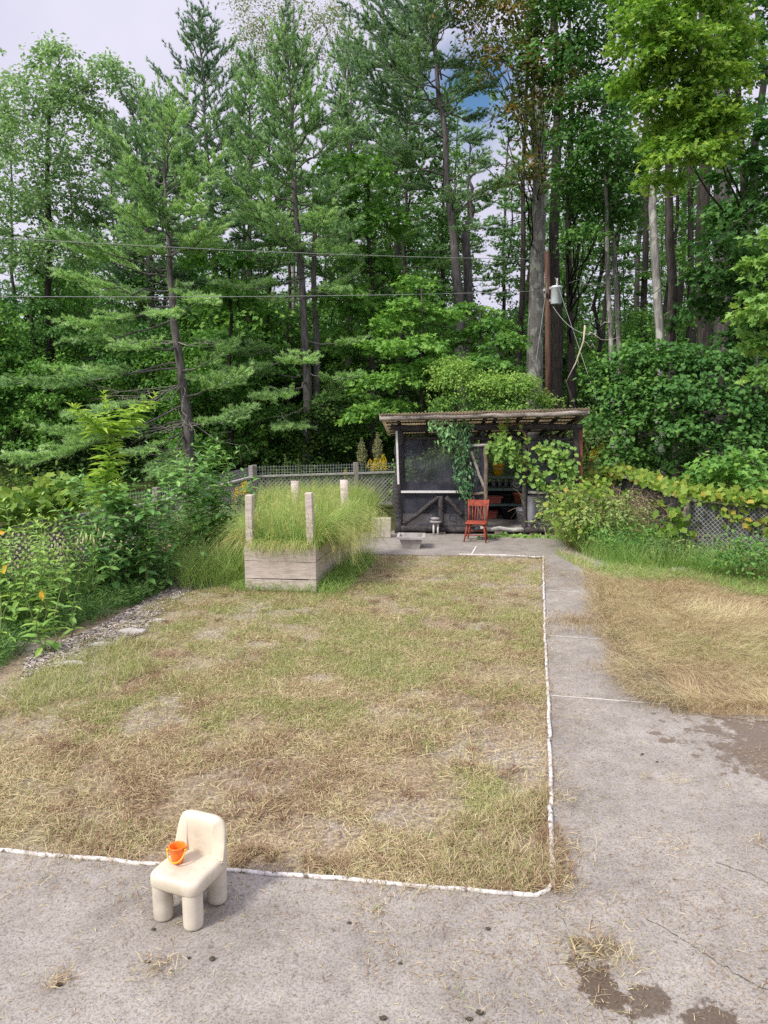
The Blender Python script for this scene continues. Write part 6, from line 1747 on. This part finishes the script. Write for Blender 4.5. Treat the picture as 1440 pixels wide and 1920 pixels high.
# ------------------------------------------------------------------ the woods behind
def proto_pine(h, r, lb):
    b = np.array([0.0, 0, 0]); t = thing('forest_pine', b, lb, 'tree', 'slender pines in the woods behind')
    m, c = MB(), MB(); tp = np.array([RNG.normal() * .4, RNG.normal() * .4, h]); pts = wobble(b - [0, 0, .3], tp, 12, .06); m.tube(pts, np.linspace(r, r * .25, 12), 7)
    for k in range(26):
        z = RNG.uniform(.28, .55) * h; a = RNG.uniform(0, 6.28); l = RNG.uniform(.5, 1.6); s = np.array([np.interp(z, pts[:, 2], pts[:, j]) for j in range(3)])
        limb(m, s, s + np.array([math.cos(a) * l, math.sin(a) * l, RNG.uniform(-.3, .25)]), .02, .006, 5, .05, 3)
    for k in range(34):
        f = k / 34; z = (.5 + .5 * f) * h; a = k * 2.4; l = (2.6 * (1 - f) ** .7 + .5) * RNG.uniform(.6, 1.1); s = np.array([np.interp(z, pts[:, 2], pts[:, j]) for j in range(3)]); e = math.radians(-5 + 45 * f)
        plume(c, m, s, s + l * np.array([math.cos(a) * math.cos(e), math.sin(a) * math.cos(e), math.sin(e)]), dens=.5, tone=.35 + RNG.normal() * .1, NL=.2, from_s=.3, r0=.025, NW=.035)
    part('trunk', m, MAT['bark_dark'], t); part('crown', c, MAT['pine'], t)
    return t


def proto_leaf(h, r, lb, z0, mat, name='forest_broadleaf', wide=1.9, nc=16, dens=.55):
    b = np.array([0.0, 0, 0]); t = thing(name, b, lb, 'tree', 'slender leafy trees in the woods behind')
    m, c = MB(), MB(); tp = np.array([RNG.normal() * .5, RNG.normal() * .5, h * .95]); pts = wobble(b - [0, 0, .3], tp, 12, .1); m.tube(pts, np.linspace(r, r * .2, 12), 7)
    for k in range(nc):
        f = z0 + (1 - z0) * (k + RNG.uniform()) / nc; a = k * 2.4; l = wide * (1 - .5 * f) * RNG.uniform(.3, 1.0); s = np.array([np.interp(f * h * .9, pts[:, 2], pts[:, j]) for j in range(3)])
        cen = s + np.array([math.cos(a) * l, math.sin(a) * l, l * .4 + .3]); limb(m, s, cen, .035, .008, 6, .08, 4)
        clump_leaves(c, cen, RNG.uniform(.7, 1.15), RNG.uniform(.7, 1.15), RNG.uniform(.35, .65), .20, dens, .4, 14, 'diamond', .65, .5, .5, .4, .3)
    part('trunk', m, MAT['bark_dark'], t); part('crown', c, MAT[mat], t)
    return t


lbp, lbl, lbu = 'slender dark pine trunk with a high thin crown deep in the woods', 'slender leafy tree among the trunks deep in the woods', 'low leafy understory tree in the shade of the woods'
protos = [proto_pine(19, .17, lbp), proto_pine(22, .20, lbp), proto_pine(16, .13, lbp), proto_leaf(16, .13, lbl, .38, 'dark'), proto_leaf(19, .16, lbl, .5, 'maple'), proto_leaf(13, .10, lbl, .25, 'dark')]
und = [proto_leaf(6.0, .06, lbu, .15, 'maple', 'understory_tree', 1.8, 15, .8), proto_leaf(4.5, .05, lbu, .12, 'undergrowth', 'understory_tree', 1.7, 13, .8), proto_leaf(7.5, .07, lbu, .2, 'maple', 'understory_tree', 1.8, 16, .7)]
HT = {p_.name: h_ for p_, h_ in zip(protos, (19, 22, 16, 17, 20, 14))}
used = set()


def plant(pr, x, y, s):
    o = pr if pr.name not in used else dup(pr)
    used.add(pr.name)
    o.location = (x, y, gz(x, y) - .05); o.rotation_euler = (0, 0, RNG.uniform(0, 6.28)); o.scale = (s, s, s * RNG.uniform(.92, 1.1))


rows_ = [(33, 11, 0), (37, 15, 0), (41, 16, 0), (46, 18, 0), (52, 19, 0), (59, 20, 0), (67, 21, 0)]
for (yv, n, _) in rows_:
    hw_ = yv * .56 + 2
    for k in range(n):
        x = -hw_ + 2 * hw_ * (k + RNG.uniform(.1, .9)) / n; y = yv + RNG.uniform(-2.2, 2.2)
        px_ = 720 + F * x / y
        if 870 < px_ < 950 and yv > 36 and RNG.uniform() < .75: continue       # the gap of blue sky
        if px_ < 230 and RNG.uniform() < .45: pr = protos[5]
        else: pr = protos[int(RNG.choice([0, 1, 2, 3, 4, 5, 3, 5]))]
        if yv < 36 and 940 < px_ < 1070: continue
        sc_ = RNG.uniform(.85, 1.15) * (1 if px_ > 640 else .80)
        lim = 300 if px_ < 300 else 210 if px_ < 420 else 150 if px_ < 640 else -400
        sc_ = min(sc_, (3.05 + (747 - lim) / F * y) / HT[pr.name])
        plant(pr, x, y, sc_)
for (yv, n) in ((27.5, 8), (31, 15), (34, 17), (38, 20), (43, 22), (52, 25), (62, 27)):
    hw_ = yv * .56 + 2
    for k in range(n):
        x = -hw_ + 2 * hw_ * (k + RNG.uniform(.1, .9)) / n; y = yv + RNG.uniform(-1.5, 1.5)
        px_ = 720 + F * x / y
        if yv < 30 and 640 < px_ < 1150: continue
        if yv < 32 and 880 < px_ < 1160: continue
        if yv < 36 and 950 < px_ < 1130: continue
        plant(und[RNG.integers(0, 3)], x, y, RNG.uniform(.8, 1.4) * (1.0 if yv > 40 else .85))
m = MB()
N = 5200
x = rnd(N, -1, 1); y = rnd(N, 23.5, 60) ** 1.0; x = x * (y * .58 + 2)
z = ground_z(x, y); cen = np.stack([x, y, z + rnd(N, .05, 1.0) * (.4 + fbm(x * .4, y * .4, 33))], -1)
sprays(m, cen, np.tile([0, -.3, .95], (N, 1)), rnd(N, .3, .6), 15, .17, 'diamond', .62, .35 + .5 * fbm(x * .25, y * .25, 34), .4, .4)
single('forest_undergrowth', m, MAT['undergrowth'], (0, 0, 0), 'shady leafy undergrowth on the forest floor behind the garden', 'undergrowth', kind='stuff')
m = MB()
N = 4200
x = rnd(N, -1, 1) * 58; y = rnd(N, 72, 84)
top = 7.5 + 5.0 * fbm(x * .11, x * 0 + 2, 44); z = top * rnd(N) ** .85 + 1.0
sprays(m, np.stack([x, y, z], -1), np.tile([0, -.6, .8], (N, 1)), rnd(N, .7, 1.3), 16, .42, 'diamond', .65, .45, .4, .5)
single('distant_woods', m, MAT['dark'], (0, 0, 0), 'far edge of the woods closing off the view between the trunks', 'woods', kind='stuff')

# ------------------------------------------------------------------ sky and sun
sun_dir = unit(np.array([-0.62, -0.50, 0.80]))
w = bpy.data.worlds.new('World'); sc.world = w; w.use_nodes = True
nt = w.node_tree; nt.nodes.clear()
out = nt.nodes.new('ShaderNodeOutputWorld'); bg_ = nt.nodes.new('ShaderNodeBackground'); nt.links.new(bg_.outputs[0], out.inputs[0])
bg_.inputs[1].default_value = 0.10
sky = nt.nodes.new('ShaderNodeTexSky'); sky.sky_type = 'NISHITA'; sky.sun_disc = False
sky.sun_elevation = math.asin(sun_dir[2]); sky.sun_rotation = math.atan2(sun_dir[0], sun_dir[1])
tc = nt.nodes.new('ShaderNodeTexCoord')
nz = nt.nodes.new('ShaderNodeTexNoise'); nz.inputs['Scale'].default_value = 2.4; nz.inputs['Detail'].default_value = 6; nz.inputs['Roughness'].default_value = .55
nt.links.new(tc.outputs['Generated'], nz.inputs['Vector'])
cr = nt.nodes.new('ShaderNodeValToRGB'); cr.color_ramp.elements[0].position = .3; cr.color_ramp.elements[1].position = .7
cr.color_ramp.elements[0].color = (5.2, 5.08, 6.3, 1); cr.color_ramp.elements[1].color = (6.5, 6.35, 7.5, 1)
nt.links.new(nz.outputs['Fac'], cr.inputs[0])
hole = ray(885, 185); hole /= np.linalg.norm(hole)
dp = nt.nodes.new('ShaderNodeVectorMath'); dp.operation = 'DISTANCE'; dp.inputs[1].default_value = tuple(hole)
nt.links.new(tc.outputs['Generated'], dp.inputs[0])
n2 = nt.nodes.new('ShaderNodeTexNoise'); n2.inputs['Scale'].default_value = 9; n2.inputs['Detail'].default_value = 5; nt.links.new(tc.outputs['Generated'], n2.inputs['Vector'])
ma = nt.nodes.new('ShaderNodeMath'); ma.operation = 'MULTIPLY_ADD'; ma.inputs[1].default_value = .12; nt.links.new(n2.outputs['Fac'], ma.inputs[0]); nt.links.new(dp.outputs['Value'], ma.inputs[2])
rp = nt.nodes.new('ShaderNodeMapRange'); rp.inputs['From Min'].default_value = .085; rp.inputs['From Max'].default_value = .145; nt.links.new(ma.outputs[0], rp.inputs['Value'])
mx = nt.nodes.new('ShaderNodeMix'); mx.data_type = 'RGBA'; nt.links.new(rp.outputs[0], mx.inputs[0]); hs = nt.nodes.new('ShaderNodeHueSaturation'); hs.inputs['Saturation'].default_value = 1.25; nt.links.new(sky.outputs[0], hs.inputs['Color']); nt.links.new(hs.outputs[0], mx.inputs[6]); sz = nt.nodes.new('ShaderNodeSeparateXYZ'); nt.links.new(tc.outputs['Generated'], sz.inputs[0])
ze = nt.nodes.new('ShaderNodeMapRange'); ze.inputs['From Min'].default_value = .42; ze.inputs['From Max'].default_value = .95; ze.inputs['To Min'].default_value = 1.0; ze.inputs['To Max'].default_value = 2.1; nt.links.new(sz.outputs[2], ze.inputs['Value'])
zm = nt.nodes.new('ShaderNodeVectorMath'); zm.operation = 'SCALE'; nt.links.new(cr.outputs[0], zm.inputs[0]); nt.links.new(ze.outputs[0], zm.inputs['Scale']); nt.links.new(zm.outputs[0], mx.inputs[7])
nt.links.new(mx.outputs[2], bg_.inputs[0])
sl = bpy.data.lights.new('sun', 'SUN'); sl.energy = 3.3; sl.angle = math.radians(12); sl.color = (1.0, .95, .86)
so = bpy.data.objects.new('sun', sl); C.objects.link(so)
so.rotation_euler = Vector(-sun_dir).to_track_quat('-Z', 'Y').to_euler(); so.location = (-20, -15, 30)

sc.view_settings.view_transform = 'Standard'; sc.view_settings.look = 'None'; sc.view_settings.exposure = 0.40; sc.view_settings.gamma = 1.0
sc.render.engine = 'CYCLES'
cy_ = sc.cycles
cy_.use_denoising = False
cy_.max_bounces = 8; cy_.diffuse_bounces = 5; cy_.glossy_bounces = 2; cy_.transmission_bounces = 4; cy_.transparent_max_bounces = 12
cy_.caustics_reflective = False; cy_.caustics_refractive = False
